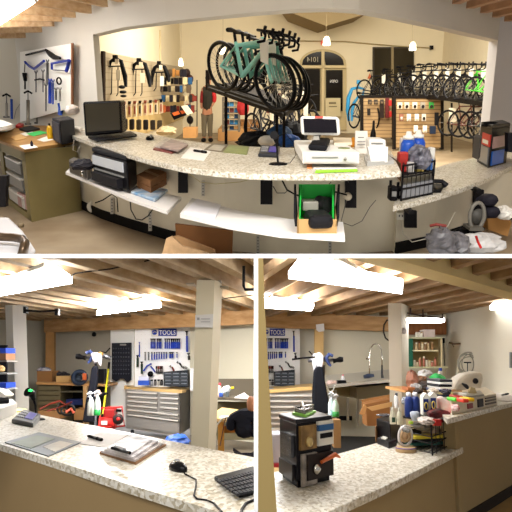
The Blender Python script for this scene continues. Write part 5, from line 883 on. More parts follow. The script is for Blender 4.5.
t = thing('wooden_desk', 'light wooden desk behind the counter beside the beige column', 'desk', D(225, 450, 7.2)); part(t, 'top', MB().prism([Z(206.5, 417, DK), Z(222, 407.5, DK), Z(262, 412.5, DK), Z(262, 421, DK), Z(222, 419.5, DK)], (0, 0, -.03)), PLYW); y_ = Z(222, 419, DK).y+.08
part(t, 'panel_leg', MB().rect(218, 420.5, 224, 470, y_, .06), mat('c8903c', .6)); part(t, 'panel_leg', MB().rect(208.5, 419, 212, 470, y_+.1, .06), mat('6a5030', .6)); part(t, 'apron_board', MB().rect(224, 426, 262, 433, y_+.1, .05), mat('b9823c', .6)); ontop('paper_sheet', 'white slip on the light wooden desk', 'paper', [(219, 417.8), (228, 418), (229, 416.2), (221, 416)], DK+.002, .004, PAP)
solo('power_cable', 'grey cord curling down the side of the wooden desk', 'cord', MB().pipe([(228, 417), (222, 419), (217, 425), (215.5, 434), (217, 445)], y_-.15, .8), mat('b0aca0', .5)); solo('power_cable', 'dark cord hanging by the wooden desk panel', 'cord', MB().pipe([(226, 418), (224, 424), (222, 436), (220, 446)], y_-.18, .55), mat('4a1c18', .5))
PY = y_-.35; k = PY/FP; t = thing('person', 'person in black clothing leaning in at the right edge of the lower left room', 'person', D(246, 470, PY)); B = lambda x, y, dy=0: D(x, y, PY+dy*k)
skin_body('body', [B(248, 436), B(250, 424), B(252, 414), B(256, 409), B(258, 405), B(260, 399), B(252, 411), B(250, 407, -5), B(250.5, 400, -6), B(252.5, 396, -6)], [(0, 1), (1, 2), (2, 3), (3, 4), (4, 5), (2, 6), (6, 7), (7, 8), (8, 9)], [q*k for q in (5, 5, 4, 3, 2.5, 3, 3, 4, 4, 3)], t, mat('bb8262', .6))
skin_body('black_jacket', [B(243, 440), B(243, 428), B(244, 419), B(251, 414), B(236, 417), B(230, 420), B(230.5, 432), B(258, 420), B(256, 440), B(235, 430)], [(0, 1), (1, 2), (2, 3), (2, 4), (4, 5), (5, 6), (3, 7), (7, 8), (1, 9)], [q*k for q in (11, 12, 9, 7, 7, 6, 5.5, 9, 10, 9)], t, mat('191a22', .85))
skin_body('trousers', [B(246, 446), B(240, 456), B(238, 480), B(254, 456), B(254, 480)], [(0, 1), (1, 2), (0, 3), (3, 4)], [q*k for q in (9, 6, 5, 6, 5)], t, mat('22212a', .85))
# counter
MOS2 = mosaic('mosaic_laminate_near', 72, 40)
t = solo('countertop', 'mosaic laminate countertop of the lower left room with mouse and mat', 'countertop', MB().prism([Z(x, y, K2) for x, y in [(-30, 434.5), (0, 444.2), (65, 464), (130, 484.8), (198, 505.5), (300, 537), (300, 466), (254, 457.4), (130, 432.8), (38, 414.5), (-30, 401)]], (0, 0, -.035)), MOS2, bevel=.004)
TAN2 = mat('927a54', .8, noise=.06, ns=2)
a = Z(-30, 436, K2); b = Z(300, 539, K2); n = Vector((-(b-a).y, (b-a).x, 0)).normalized()*.02
struct('wall_counter_2', MB().prism([a+n+Vector((0, 0, -.035)), b+n+Vector((0, 0, -.035)), b+n+Vector((0, 0, -1.05)), a+n+Vector((0, 0, -1.05))], n*3), TAN2)
t = thing('cash_drawer', 'white register corner at the left edge of the lower left counter', 'cash drawer', Z(8, 418, K2)); part(t, 'drawer', MB().prism([Z(-30, 423, K2), Z(0, 420.7, K2), Z(16.5, 414, K2), Z(12, 409, K2), Z(-30, 411, K2)], (0, 0, .1)), mat('dfdcd6', .5), bevel=.006)
hz = K2+.1; ontop('black_pouch', 'dark pouch on the white register at the left edge', 'pouch', [(-20, 405), (9, 403.5), (8, 399.5), (-20, 400)], hz, .04, BLK2, bevel=.01); solo('receipt_stub', 'white wedge shaped tablet base at the left edge above the register', 'stand', MB().poly([(-12, 388), (0, 391), (5.5, 395.5), (4, 397.5), (-12, 396)], 5.6, .2), WHT)
ontop('yellow_note', 'pale yellow paper behind the white register', 'paper', [(14, 412.5), (24, 412), (27, 410), (18, 409)], K2, .01, mat('e0d890', .6))
card_reader([(11.5, 423.5), (33, 428), (40, 421), (23, 415.5)], K2, .06, 'grey card reader beside the green lit scanner on the lower left counter', '6a6ad0')
t, k = scanner(36.5, 420, K2, 391, 'black barcode scanner with green light on the lower left counter', True, 8.5, -8.5)
matb([(4.5, 443), (39, 433), (81, 443), (48.5, 457)], [(43, 447), (60, 441), (72.5, 443.8), (55, 452)], K2, 'dark bordered flyer sheet on the lower left counter', '46525a', 'ccc6b8')
solo('green_print', 'muted green picture area on the dark bordered flyer', 'print', MB().slab([(11, 443), (37, 435.5), (55, 439), (31, 448.5)], K2+.007, .002), mat('6c7c64', .5, noise=.3, ns=8))
ontop('paper_sheet', 'large white sheet with a pen on the lower left counter', 'paper', [(78.7, 444), (100, 431.5), (127, 435.3), (107, 448)], K2, .003, mat('e8e2dc', .6)); pen((87, 437), (101.5, 441.3), K2+.003, .009, 'black pen lying on the large white sheet')
t = thing('clipboard', 'brown clipboard stack of printed papers on the lower left counter', 'clipboard', Z(132, 452, K2)); part(t, 'board', MB().slab([(99.5, 454), (128, 436.5), (166, 446), (136, 465)], K2, .012), mat('8a6440', .6))
for i, (q, c) in enumerate([([(101, 452.5), (129, 436.5), (163, 444.5), (135, 462)], 'c8c0bc'), ([(104, 451), (130, 436), (158, 442.5), (133, 459)], 'e4dfe0'), ([(107, 449.5), (131, 435.8), (152, 441), (130, 455.5)], 'f2f0f0')]): part(t, 'paper', MB().slab(q, K2+.013+.012*i, .01), mat(c, .5, h2='8c8286', ns=14))
part(t, 'clip', MB().slab([(113, 449), (124, 452.5), (126, 451), (115, 447.6)], K2+.055, .012), BLK); part(t, 'pen', MB().tube([Z(112, 448, K2+.06), Z(130, 453, K2+.06)], .008, 8), BLK)
mouse(178, 470.5, K2, .034, .075, .03, 'black corded mouse on the lower left counter', .55)
solo('mouse_cable', 'thin black cable of the corded mouse running off the counter edge', 'cable', MB().tube([Z(x, y, K2)+Vector((0, 0, .006)) for x, y in ((184.5, 475), (190, 478), (196, 481), (196, 488), (194, 497), (197, 500.5), (207, 502), (214, 505), (222, 514))], .0035, 6), BLK)
keybd([(214, 480.5), (258, 468.5), (296, 487), (239, 498.5)], K2, 'black keyboard at the right edge of the lower left counter', 5, 15, .018)
solo('keyboard_cable', 'black cable curving at the lower right corner of the counter', 'cable', MB().tube([Z(x, y, K2)+Vector((0, 0, .006)) for x, y in ((239, 520), (242, 511), (246, 505), (258, 500))], .005, 6), BLK)
# ================= LOWER RIGHT ROOM =================
RM = R3
KL = -.85; KU = -.53
JO = mat('a88c6a', .7, h2='8a6c4c', ns=2.5, stretch=(5, 1, 5))
deck(-.18, -1.2, 9.5, .46, .13, .16, 3.2, 13.5)
struct('floor_3', MB().prism([(-.6, 3, F2-.1), (9, 3, F2-.1), (9, 15, F2-.1), (-.6, 15, F2-.1)], (0, 0, .1)), mat('a88a58', .5, noise=.15))
BG = mat('cfc9b4', .85, noise=.04, ns=2)
wallp('wall_back', 240, 13.4, 330, 13.0, 300, 470, mat('cfcabc', .85)); wallp('wall_back_sink', 322, 12.6, 448, 12.2, 300, 470, BG); wallp('wall_right', 446, 12.2, 560, 7.8, 270, 470, mat('d4cdbc', .85, noise=.04, ns=1.5))
struct('beam_3', MB().prism([D(240, 326.5, 13), D(394, 331.5, 12), D(394, 317.5, 12), D(240, 308, 13)], (0, .15, 0)), BEAM)
struct('beam_4', MB().rect(404, 319, 446.5, 334.5, 12.0, .12), mat('9a6238', .6, h2='7a4826', ns=3, stretch=(6, 1, 1)))
struct('trim_6', MB().rect(314.6, 329, 323.6, 372, 12.4, .12), mat('d9b67a', .6, noise=.12, ns=4)); solo('paper_tag', 'white paper tag stapled where the beam meets the wooden post', 'paper', MB().poly([(316, 324.5), (324, 323.5), (324.6, 331), (319, 332), (316.5, 330)], 12.3, .02), mat('dcdce0', .7))
fixture('long tube light nearest the viewer in the lower right room', [(288.5, 278.5), (299.5, 266), (403, 285.5), (402, 294)], C2-.14, emit=12, h=.07); fixture('tube light over the TOOLS wall in the lower right room', [(250, 307), (255, 301.5), (314, 306), (311, 311)], C2-.11, emit=26)
t = thing('fluorescent_light', 'tube light behind the column over the green shelf', 'light', D(427, 322, 10)); part(t, 'diffuser', MB().rect(406, 318, 445.5, 322.3, 10, .2), mat('ffffff', .5, emit=11), bevel=.03); part(t, 'housing', MB().rect(405, 316.4, 446, 318, 9.98, .25), mat('d8d4cc', .5))
fixture('tube light at the far right edge of the lower right room', [(490, 310), (494, 306.5), (545, 303), (545, 315)], C2-.1, emit=4)
solo('light_bracket', 'black rail bracket in front of the light over the green shelf', 'bracket', MB().pipe([(407, 313), (420, 315.5), (443, 318)], 9.6, .8).pipe([(410.5, 308), (410.5, 315)], 9.6, 1).pipe([(423, 309.5), (423, 318)], 9.6, .8).pipe([(442.5, 314), (442.5, 320)], 9.6, .8), mat('3a2a24', .5))
t = column(False, [(388, 303), (401, 303), (402.6, 470), (391, 470)], [(408.3, 306), (409.5, 460)], 9.6, mat('d6d0c2', .75), None, 'beige square column in the lower right room'); part(t, 'round_sticker', MB().lathe(D(403.8, 331, 9.66), [(.05, 0), (.05, .012)], 1, 18, (.3, -1, 0)), mat('d8d4da', .6))
# near wall strip and the header at upper right
struct('wall_left_edge', MB().prism([D(252, 250, 1.8), D(263, 256, 1.8), D(265, 310, 1.8), D(269.5, 390, 1.8), D(274, 470, 1.8), D(277, 515, 1.8), D(252, 515, 1.8)], (0, .03, 0)), mat('a08a58', .7))
hA = Z(405, 262, .8); hB = Z(512, 293, .8); dd = (hB-hA); hA = hA-dd*.6; hB = hB+dd*.3; n = Vector((-dd.y, dd.x, 0)).normalized()*.28
struct('wall_header_right', MB().prism([hA, hB, hB+Vector((0, 0, 1.3)), hA+Vector((0, 0, 1.3))], n), mat('dbc894', .8, noise=.03))
# far side: tool wall, bench
toolwall(250, .845, 326.8, 1.0, 12.9, R3, 'in the lower right room')
t = thing('tool_chest', 'stainless tool chest with wooden top behind the black display tower', 'tool chest', D(292, 440, 11.6)); part(t, 'cabinet', MB().rect(258, 389, 316, 445, 11.6, .6), STN); part(t, 'wooden_top', MB().poly([(258, 390.5), (317, 386), (317, 389.5), (258, 394)], 11.5, 1.2), mat('dcb878', .5, noise=.1))
for i in range(7): d_ = part(t, 'drawer', MB().rect(266, 394.5+i*5.6, 315, 399.3+i*5.6, 11.55, .05), mat('a8a4a0', .32, .4)); part(d_, 'handle', MB().rect(267, 394.8+i*5.6, 314, 396.5+i*5.6, 11.48, .06), HND)
bxp('storage_bin', 'pale grey bin on the floor left of the display tower', 266, 434, 281, 464, 8.2, .4, mat('b8b8c4', .4), bevel=.02); bxp('red_strip', 'red strip along the base of the pale grey bin', 266, 464, 281, 467.5, 8.1, .4, mat('a02430', .5))
g = stand(324, 10.2, 'bicycle repair stand with apron in the lower right room', flip=-1, py=3)
solo('rag', 'white rag hanging over the repair stand in the lower right room', 'rag', MB().poly([(313, 354), (320, 352), (324, 356), (323, 366), (319, 372), (317, 366), (314, 372), (312.5, 362)], 10.0, .1), mat('cfcdd2', .8, noise=.3, ns=12), bevel=.03)
solo('apron', 'black apron hanging on the repair stand in the lower right room', 'apron', MB().poly([(314, 370), (318, 366), (323, 367), (325, 380), (328, 396), (331, 412), (325, 414), (313, 412), (312.5, 395)], 9.9, .12), mat('15161c', .8), bevel=.03)
solo('long_bar', 'long thin black bar across the repair stand toward the tool wall', 'bar', MB().pipe([(292, 359.5), (303, 358), (315, 357)], 10, .9), BLK)
spray(331.5, 417, 24, 8.8, 'cfe0e4', '9ab8c4', 'white spray bottle by the apron in the lower right room, left one'); spray(336, 417, 22, 8.7, 'b8d4c4', '2c8a3c', 'spray bottle with green liquid by the apron in the lower right room')
solo('bottle_hook', 'white wire hook above the spray bottles in the lower right room', 'hook', MB().pipe([(327, 386), (329, 392), (333, 391), (335, 385)], 8.9, .6), mat('c9cac4', .4))
# sink
SKH = mat('b4b0a4', .3, .5)
t = thing('steel_sink', 'long stainless sink counter with backsplash along the back wall', 'sink', D(358, 430, 10.8)); part(t, 'backsplash', MB().poly([(321, 376), (392, 369), (392, 383), (321, 388)], 11.8, .05), SKH); part(t, 'counter_top', MB().prism([D(327, 388, 10.2), D(394, 381.8, 10.2), D(394, 381, 11.8), D(324, 386, 11.8)], (0, 0, .05)), mat('c2beb4', .25, .6)); part(t, 'basin', MB().poly([(357, 387.5), (394, 384), (394, 399), (357, 399)], 10.6, 1.0), mat('77705c', .4, .4)); part(t, 'apron_panel', MB().poly([(328, 388.5), (357, 386), (357, 398), (335, 396)], 11.4, .1), mat('6c6040', .5))
for x, y0, y1 in ((348, 398, 421), (358, 399, 426), (336, 390, 430)): part(t, 'leg', MB().rect(x-1, y0, x+1, y1, 10.8, .05), mat('8c887c', .35, .6))
t = thing('faucet', 'tall gooseneck spray faucet over the steel sink', 'faucet', D(369, 379, 11.3)); part(t, 'neck', MB().pipe([(369.5, 378), (369.5, 356), (370.5, 349), (373, 345), (376, 343.7), (379, 345), (381.3, 349), (382, 356), (382, 366)], 11.3, .65), CHR); part(t, 'spray_head', MB().pipe([(382, 365), (382, 373), (382.5, 378)], 11.3, [.8, 1.1, 1.4]), DKG); part(t, 'valve', MB().pipe([(363.5, 377), (368, 376), (374, 375.5)], 11.2, [1.6, 2.4, 1.4]), mat('39445c', .4, .4)); part(t, 'side_lever', MB().pipe([(369.5, 358.5), (366, 359)], 11.3, 1), CHR)
solo('dish_items', 'pink and white sponges on the left end of the sink', 'sponges', MB().crumple(D(332, 383, 10.9), .1, .12, .05, .25, 51), mat('d8bcb4', .6, noise=.3, ns=14)); t = thing('soap_bottle', 'clear soap bottle with pink cap on the sink', 'bottle', D(343, 384, 10.8)); part(t, 'body', MB().lathe(D(343, 384, 10.8), [(1.8, 0), (2, 5), (1, 8)], 10.8/FP, 10), mat('c8c8cc', .3)); part(t, 'cap', MB().lathe(D(343, 376.2, 10.8), [(1, 0), (.9, 1.6)], 10.8/FP, 10), mat('d06a70', .4)); bxp('black_caddy', 'black caddy on the left part of the sink counter', 338, 380.5, 346.5, 386, 10.5, .2, BLK, bevel=.01)
solo('hanging_hose', 'black hose loop hanging left of the beige column', 'hose', MB().pipe([(391, 321), (387, 320), (384, 325), (383.5, 332), (385.5, 338), (390, 341.5)], 9.8, .8), mat('2a221e', .5))
struct('baseboard_sink', MB().rect(330, 416, 352, 420.5, 12.2, .05), BLK); solo('floor_mat', 'dark rubber floor mat in front of the sink', 'mat', MB().slab([(326, 448), (345, 432), (400, 422), (400, 446), (335, 458)], F2, .02), mat('3c3c3c', .8, noise=.2))
t = thing('cardboard_box', 'open cardboard box on the floor under the sink', 'box', D(375, 425, 9.8)); part(t, 'box', MB().poly([(366, 404), (392, 399), (392, 426), (367, 426)], 9.7, .4), mat('8a5e34', .8)); part(t, 'flap', MB().poly([(367, 407.5), (392, 402), (392, 406.5), (372, 411)], 9.55, .03), mat('c49a64', .8)); part(t, 'flap', MB().poly([(359.5, 414), (364, 404), (367, 407), (364, 416)], 9.6, .03), mat('b08250', .8)); part(t, 'back_flap', MB().poly([(361, 400), (392, 394), (392, 401), (365, 407)], 10.1, .03), mat('a07244', .8))
t = thing('carton', 'brown carton leaning behind the display tower', 'carton', D(337, 446, 7.6)); part(t, 'panel', MB().rect(334, 420, 341, 448, 7.6, .2), mat('8c6a42', .8))
# green shelf with jars
t = thing('wall_shelf', 'green sided cream shelf unit of jars at the back of the lower right room', 'shelf', D(425, 369, 11.2)); part(t, 'side_panel', MB().rect(407, 337.5, 413, 367.5, 11.2, .4), mat('0f5a44', .5)); part(t, 'back', MB().rect(413, 338, 439, 367, 11.7, .03), mat('b8a070', .7)); part(t, 'side_panel', MB().prism([D(438.5, 367, 11.65), D(441, 368, 11.2), D(441, 337.5, 11.2), D(438.5, 339, 11.65)], (.02, 0, 0)), mat('e4d2a4', .6), 'cream side panel')
for y, x1 in ((337.2, 442), (350, 438.5), (366.7, 448)): part(t, 'board', MB().rect(407 if y != 350 else 413, y, x1, y+1.3, 11.15, .5), mat('c4c49c' if y != 350 else 'e0d4ac', .6))
def jarrow(y, xs, hs, cs, lb, Y=11.25):
    for i, x in enumerate(xs):
        h = hs[i % len(hs)]; t = thing('jar', 'small jar or can %s' % lb, 'jar', D(x, y, Y), 'jars and cans '+lb); k = Y/FP; part(t, 'body', MB().lathe(D(x, y, Y), [(1.1, 0), (1.2, .3), (1.2, h*.75), (.9, h*.8)], k, 9), mat(cs[i % len(cs)], .4)); part(t, 'lid', MB().lathe(D(x, y-h*.8, Y), [(1, 0), (1, h*.2)], k, 9), mat(['e8e0d0', '6a3a2a', 'c8a878'][i % 3], .4))
jarrow(350, [416.5, 419.5, 422.5, 425.5, 428.5, 432.5], [7.5, 8.5, 8], ['c8b088', 'a07a50', 'd8c8a8', '8a6a48'], 'on the upper level of the green sided shelf'); jarrow(366.5, [414.6, 417.4, 420.2, 424, 426.8, 429.6, 432.4, 435.4], [6.5, 5.5, 9, 10, 8], ['d8cfb8', 'c8b898', 'c07a64', 'b06a54'], 'on the lower level of the green sided shelf')
bxp('carton', 'white carton with pink marks on top of the green sided shelf', 424, 329.5, 435, 337, 11.3, .3, mat('e6d6d0', .6, noise=.15, ns=16)); jarrow(337, [416.5, 419, 421.6], [5, 6], ['ece8dc'], 'on top of the green sided shelf')
solo('black_lamp_arm', 'tall black rod beside the green sided shelf', 'rod', MB().pipe([(443.5, 338), (443.8, 343)], 11.3, 1.1).pipe([(443.7, 343), (444.5, 366)], 11.3, .45), BLK)
Yr = lambda x: 12.2-(x-446)*.0386-.08
solo('wall_hook', 'brown bar hook on the right wall above the hose coil', 'hook', MB().pipe([(449, 342.5), (454, 344), (460.5, 343.5)], 11.3, .9).pipe([(452, 344), (454, 347)], 11.3, .4), mat('5a4634', .5))
t = thing('hose_coil', 'coiled grey hose and cable hanging on the right wall', 'hose', D(469, 376, 10.8)); k = 10.8/FP; M = MB()
for i, (cx, cy, rx, ry) in enumerate([(469, 363.5, 11.5, 11), (471, 364, 9, 10), (467.5, 363, 9.5, 8.5), (470, 365.5, 10.5, 8.5), (466, 364, 7.5, 10)]): M.torus(D(cx, cy, 10.8-.03*i), (rx*k, 0, 0), (0, -.02, ry*k), .45*k, 26, 6)
part(t, 'loops', M, mat('8c887c', .5)); part(t, 'bracket', MB().pipe([(464, 362.5), (471, 362.5)], 10.6, .7).pipe([(467.5, 362.5), (467.5, 372)], 10.6, .5), DKG); solo('hose_tail', 'pale hose end hanging below the coil on the right wall', 'hose', MB().pipe([(459, 362), (457.5, 374), (456, 386)], 11.0, 1.4), mat('c8c2ae', .5))
solo('wall_switch', 'grey edge plate at the far right of the wall', 'plate', MB().rect(510.5, 352, 516, 368, 9.0, .05), GRY)
# ---- counters and half wall (front)
lo = [(300, 523), (326, 512), (382, 487.6), (400, 478.8), (463, 447.5)]
lob = [(457, 440), (445, 436.5), (400, 440), (377, 442.7), (330, 456), (273, 472.5), (255, 478)]
solo('countertop', 'lower mosaic laminate countertop of the lower right room with wire rack', 'countertop', MB().prism([Z(x, y, KL) for x, y in [(250, 545)]+lo+lob], (0, 0, -.055)), mosaic('mosaic_laminate_low', 56, 32), bevel=.006)
up = [(447, 419), (470, 413), (512, 402.6), (545, 394)]; upb = [(545, 385), (512, 388), (470, 392), (440, 398), (440, 412)]
solo('countertop', 'raised mosaic laminate countertop at the right with white box', 'countertop', MB().prism([Z(x, y, KU) for x, y in up+upb], (0, 0, -.05)), mosaic('mosaic_laminate_high', 56, 32), bevel=.006)
a = Z(300, 523, KL); b = Z(463, 447.5, KL); dv = (b-a).normalized(); n = Vector((-dv.y, dv.x, 0)); TN3 = mat('a08c66', .8, noise=.06, ns=1.2)
a = a+n*.05; b2 = b+n*.05
struct('wall_counter_3', MB().prism([a-dv*1.5+Vector((0, 0, -.05)), b2+Vector((0, 0, -.05)), Vector((b2.x, b2.y, F2)), Vector(((a-dv*1.5).x, (a-dv*1.5).y, F2))], n*.1), TN3)
u0 = Z(450, 421, KU); u1 = Z(545, 396, KU); u0 = D(455, 430, 5.95)
struct('wall_counter_4', MB().prism([Vector((u0.x, u0.y, KU-.05)), Vector((u1.x, u1.y, KU-.05)), Vector((u1.x, u1.y, F2)), Vector((u0.x, u0.y, F2))], n*.12).prism([Vector((u0.x, u0.y, KU-.05)), Vector((u0.x-.25, u0.y+.9, KU-.05)), Vector((u0.x-.25, u0.y+.9, F2)), Vector((u0.x, u0.y, F2))], (.05, .05, 0)), TN3)
dvu = (u1-u0); dvu.z = 0
struct('baseboard_right', MB().prism([Vector((u0.x, u0.y, F2))-n*.02, Vector((u1.x, u1.y, F2))-n*.02, Vector((u1.x, u1.y, F2+.1))-n*.02, Vector((u0.x, u0.y, F2+.1))-n*.02], n*.03).prism([Vector((a.x, a.y, F2))-n*.02, Vector((b2.x, b2.y, F2))-n*.02, Vector((b2.x, b2.y, F2+.1))-n*.02, Vector((a.x, a.y, F2+.1))-n*.02], n*.03), mat('1c1614', .5))
# display tower
P = [Z(280, 477, KL), Z(297, 489, KL), Z(332, 480, KL), Z(316, 470, KL)]; Yt = P[1].y; Ht = 60*Yt/FP; b0 = Z(290, 493, KL)
t = thing('display_tower', 'black revolving card display tower on the lower right counter', 'display', (P[0]+P[1]+P[2]+P[3])/4); cc = (P[0]+P[1]+P[2]+P[3])/4
part(t, 'base', MB().prism([cc+(p-cc)*.9 for p in P], (0, 0, .04)), BLK); part(t, 'tower', MB().prism([p+Vector((0, 0, .05)) for p in P], (0, 0, Ht-.05)), mat('131116', .3), bevel=.006); part(t, 'lid', MB().prism([cc+(p-cc)*1.04+Vector((0, 0, Ht)) for p in P], (0, 0, .03)), mat('201e24', .3), bevel=.006)
def face(i, j, u0_, u1_, h0, h1, m, nm, lb=None, out=.02):
    a_, b_ = P[i], P[j]; nn = Vector(((b_-a_).y, -(b_-a_).x, 0)).normalized()*out; return part(t, nm, MB().prism([a_.lerp(b_, u0_)+Vector((0, 0, h0*Ht)), a_.lerp(b_, u1_)+Vector((0, 0, h0*Ht)), a_.lerp(b_, u1_)+Vector((0, 0, h1*Ht)), a_.lerp(b_, u0_)+Vector((0, 0, h1*Ht))], nn), m, lb)
face(1, 2, .06, .5, .58, .96, mat('a8844e', .4, h2='5a4020', ns=9), 'card', 'gold printed card'); face(1, 2, .56, 1.0, .6, 1.0, mat('dcd8cc', .4), 'card', 'white and blue card'); face(1, 2, .56, 1.0, .84, .94, mat('2a5c90', .4), 'card_print', out=.025); face(1, 2, .6, .96, .72, .8, BLK2, 'card_print', out=.025)
face(1, 2, .1, .5, .02, .52, mat('b8aca0', .3, h2='4a443e', ns=9), 'card', 'silver disc card'); face(1, 2, .2, .95, .1, .5, mat('241c1a', .4), 'card', 'dark card', .03); face(0, 1, .2, .85, .45, .8, mat('5a5a5e', .25, h2='1c1c20', ns=14), 'wire_pocket', 'clear pocket with coiled wire'); face(0, 1, .1, .9, .1, .35, mat('1e1a1c', .3), 'pocket')
ab = P[1].lerp(P[2], .52); nn = Vector(((P[2]-P[1]).y, -(P[2]-P[1]).x, 0)).normalized()
part(t, 'bell', MB().lathe(P[1].lerp(P[2], .42)+Vector((0, 0, .26*Ht))+nn*.03, [(.03, 0), (.028, .015), (.01, .03)], 1.2, 16, nn), CHR); part(t, 'gold_dial', MB().lathe(P[1].lerp(P[2], .28)+Vector((0, 0, .7*Ht))+nn*.02, [(.035, 0), (.035, .01), (.02, .012)], 1, 18, nn), mat('c8b078', .3, .6))
part(t, 'orange_tool', MB().tube([ab+Vector((0, 0, .36*Ht))+nn*.05, P[1].lerp(P[2], .9)+Vector((0, 0, .44*Ht))+nn*.06, P[1].lerp(P[2], 1.05)+Vector((0, 0, .38*Ht))+nn*.06], [.012, .018, .006], 8), ORA)
tz = Ht+KL+.03; q = [Z(292, 414.5, tz), Z(306, 417.5, tz), Z(316, 412.5, tz), Z(301, 409.5, tz)]
t2 = thing('clear_case', 'clear plastic case with bright green base on top of the display tower', 'case', (q[0]+q[2])/2); part(t2, 'green_base', MB().prism(q, (0, 0, .015)), mat('8ad040', .4)); c_ = (q[0]+q[2])/2; part(t2, 'case', MB().prism([c_+(p-c_)*.8+Vector((0, 0, .015)) for p in q], (0, 0, .03)), mat('7c7470', .2, noise=.5, ns=30), bevel=.006); part(t2, 'ribs', MB().tube([q[0]+Vector((.02, 0, .05)), q[2]+Vector((-.02, 0, .055))], .008, 6).tube([q[1]+Vector((-.01, .02, .05)), q[3]+Vector((.01, -.02, .055))], .008, 6), CHR)
# black box and bottles
b0 = Z(388, 445, KL); k = b0.y/FP
t = thing('trash_box', 'black lidded box with bag on the lower right counter behind the tape roll', 'box', b0); part(t, 'box', MB().prism([Z(377, 441, KL), Z(391, 446.5, KL), Z(401, 441.5, KL), Z(387, 437, KL)], (0, 0, 22*k)), mat('121216', .3), bevel=.01); part(t, 'rim_bag', MB().crumple(b0+Vector((0, .1, 27*k)), .085, .1, .015, .2, 61), mat('3a3a40', .2)); part(t, 'front_tray', MB().prism([Z(377, 444, KL), Z(389, 449, KL), Z(397, 446, KL), Z(384, 441, KL)], (0, 0, 6*k)), mat('1a1a1e', .3), bevel=.01); part(t, 'cream_label', MB().prism([Z(381, 446, KL)+Vector((0, -.01, 7*k)), Z(386, 448, KL)+Vector((0, -.01, 7*k)), Z(388, 446, KL)+Vector((0, -.01, 7*k)), Z(383, 444, KL)+Vector((0, -.01, 7*k))], (0, 0, .01)), mat('b8b4a8', .4))
part(t, 'brown_side', MB().prism([Z(376, 442, KL), Z(378, 441, KL), Z(378, 441, KL)+Vector((0, 0, 15*k)), Z(376, 442, KL)+Vector((0, 0, 15*k))], (0, .03, 0)), CRD)
rk_z = KL+36*b0.y/FP
# wire rack
W = [Z(403, 448, KL), Z(432.5, 455.7, KL), Z(452, 446, KL), Z(424, 439.5, KL)]; k = W[1].y/FP; Hr = 31.5*k
t = thing('wire_rack', 'black two level wire rack on the lower right counter full of supplies', 'rack', (W[0]+W[2])/2); M = MB()
for p in W: M.tube([p, p+Vector((0, 0, Hr))], .008, 6)
for h in (.02, .1, Hr*.55, Hr): 
    for i in range(4): M.tube([W[i]+Vector((0, 0, h)), W[(i+1) % 4]+Vector((0, 0, h))], .006, 5)
for j in range(1, 7):
    for h in (.02, Hr): M.tube([W[0].lerp(W[1], j/7)+Vector((0, 0, h)), W[3].lerp(W[2], j/7)+Vector((0, 0, h))], .004, 4)
for j in range(1, 5): M.tube([W[1].lerp(W[2], j/5), W[1].lerp(W[2], j/5)+Vector((0, 0, Hr))], .004, 4)
part(t, 'wire_frame', M, mat('1a1516', .4)); part(t, 'top_plate', MB().prism([p+Vector((0, 0, Hr-.01)) for p in W], (0, 0, .006)), mat('5a5044', .5)); part(t, 'back_plate', MB().prism([W[3]+Vector((0, 0, .02)), W[0]+Vector((0, 0, .02)), W[0]+Vector((0, 0, Hr*.5)), W[3]+Vector((0, 0, Hr*.5))], (.01, 0, 0)), mat('2a2422', .6))
def inr(u, v, h): return W[0]*(1-u)*(1-v)+W[1]*u*(1-v)+W[2]*u*v+W[3]*(1-u)*v+Vector((0, 0, h))
av = (W[1]-W[0]); ang = math.atan2(av.y, av.x)
for i, (u, v, h, sx, sy, sz, c, lb) in enumerate([(.55, .5, .03, .16, .5, .03, '1f5a50', 'teal book lowest inside the wire rack'), (.58, .5, .065, .15, .46, .025, '1c1a1c', 'black book inside the wire rack'), (.62, .5, .095, .15, .44, .03, 'dcc83a', 'yellow book on top inside the wire rack'), (.3, .5, .03, .1, .4, .07, 'a03a3a', 'red case at the left inside the wire rack')]):
    solo('book', lb, 'book', MB().box(inr(u, v, h), sx, sy, sz, ang), mat(c, .5, noise=.15, ns=8), bevel=.004)
solo('grey_bundle', 'grey rolled cloth on the middle of the wire rack', 'cloth', MB().crumple(inr(.35, .5, Hr*.65), .1, .2, .04, .25, 62), mat('8a8070', .7))
# tape rolls
b0 = Z(406, 452, KL); k = b0.y/FP; t = thing('tape_roll', 'brown packing tape roll lying flat beside the wire rack', 'tape roll', b0); part(t, 'roll', MB().lathe(b0, [(9.2, 0), (9.8, .5), (9.8, 4.5), (9.2, 5)], k, 26), mat('b89a70', .35)); part(t, 'purple_band', MB().lathe(b0+Vector((0, 0, 3.6*k)), [(9.9, 0), (9.9, 1)], k, 26), mat('6a5a9a', .3))
b1 = b0+Vector((0, 0, 5*k)); c_ = b1+Vector((0, 0, 10*k)); t = thing('tape_roll', 'clear packing tape roll standing upright on the flat tape roll', 'tape roll', b1); part(t, 'roll', MB().torus(c_, (7.2*k, .03, 0), (0, -.02, 9.3*k), 1.3*k, 28, 8), mat('d8d4d4', .15, .3)); part(t, 'side_film', MB().lathe(c_+Vector((0, .02, 0)), [(6.6*k, 0), (6.6*k, .02)], 1, 24, (0, 1, 0)), mat('c8a680', .3)); part(t, 'core', MB().torus(c_+Vector((0, -.01, 0)), (3.4*k, 0, 0), (0, 0, 4.6*k), .8*k, 20, 6), mat('a88a64', .5))
solo('grey_camera', 'grey rounded gadget behind the upright tape roll', 'gadget', MB().box(Z(400, 441.5, KL), .1, .12, .12, .3), mat('4c4c52', .3), bevel=.03)
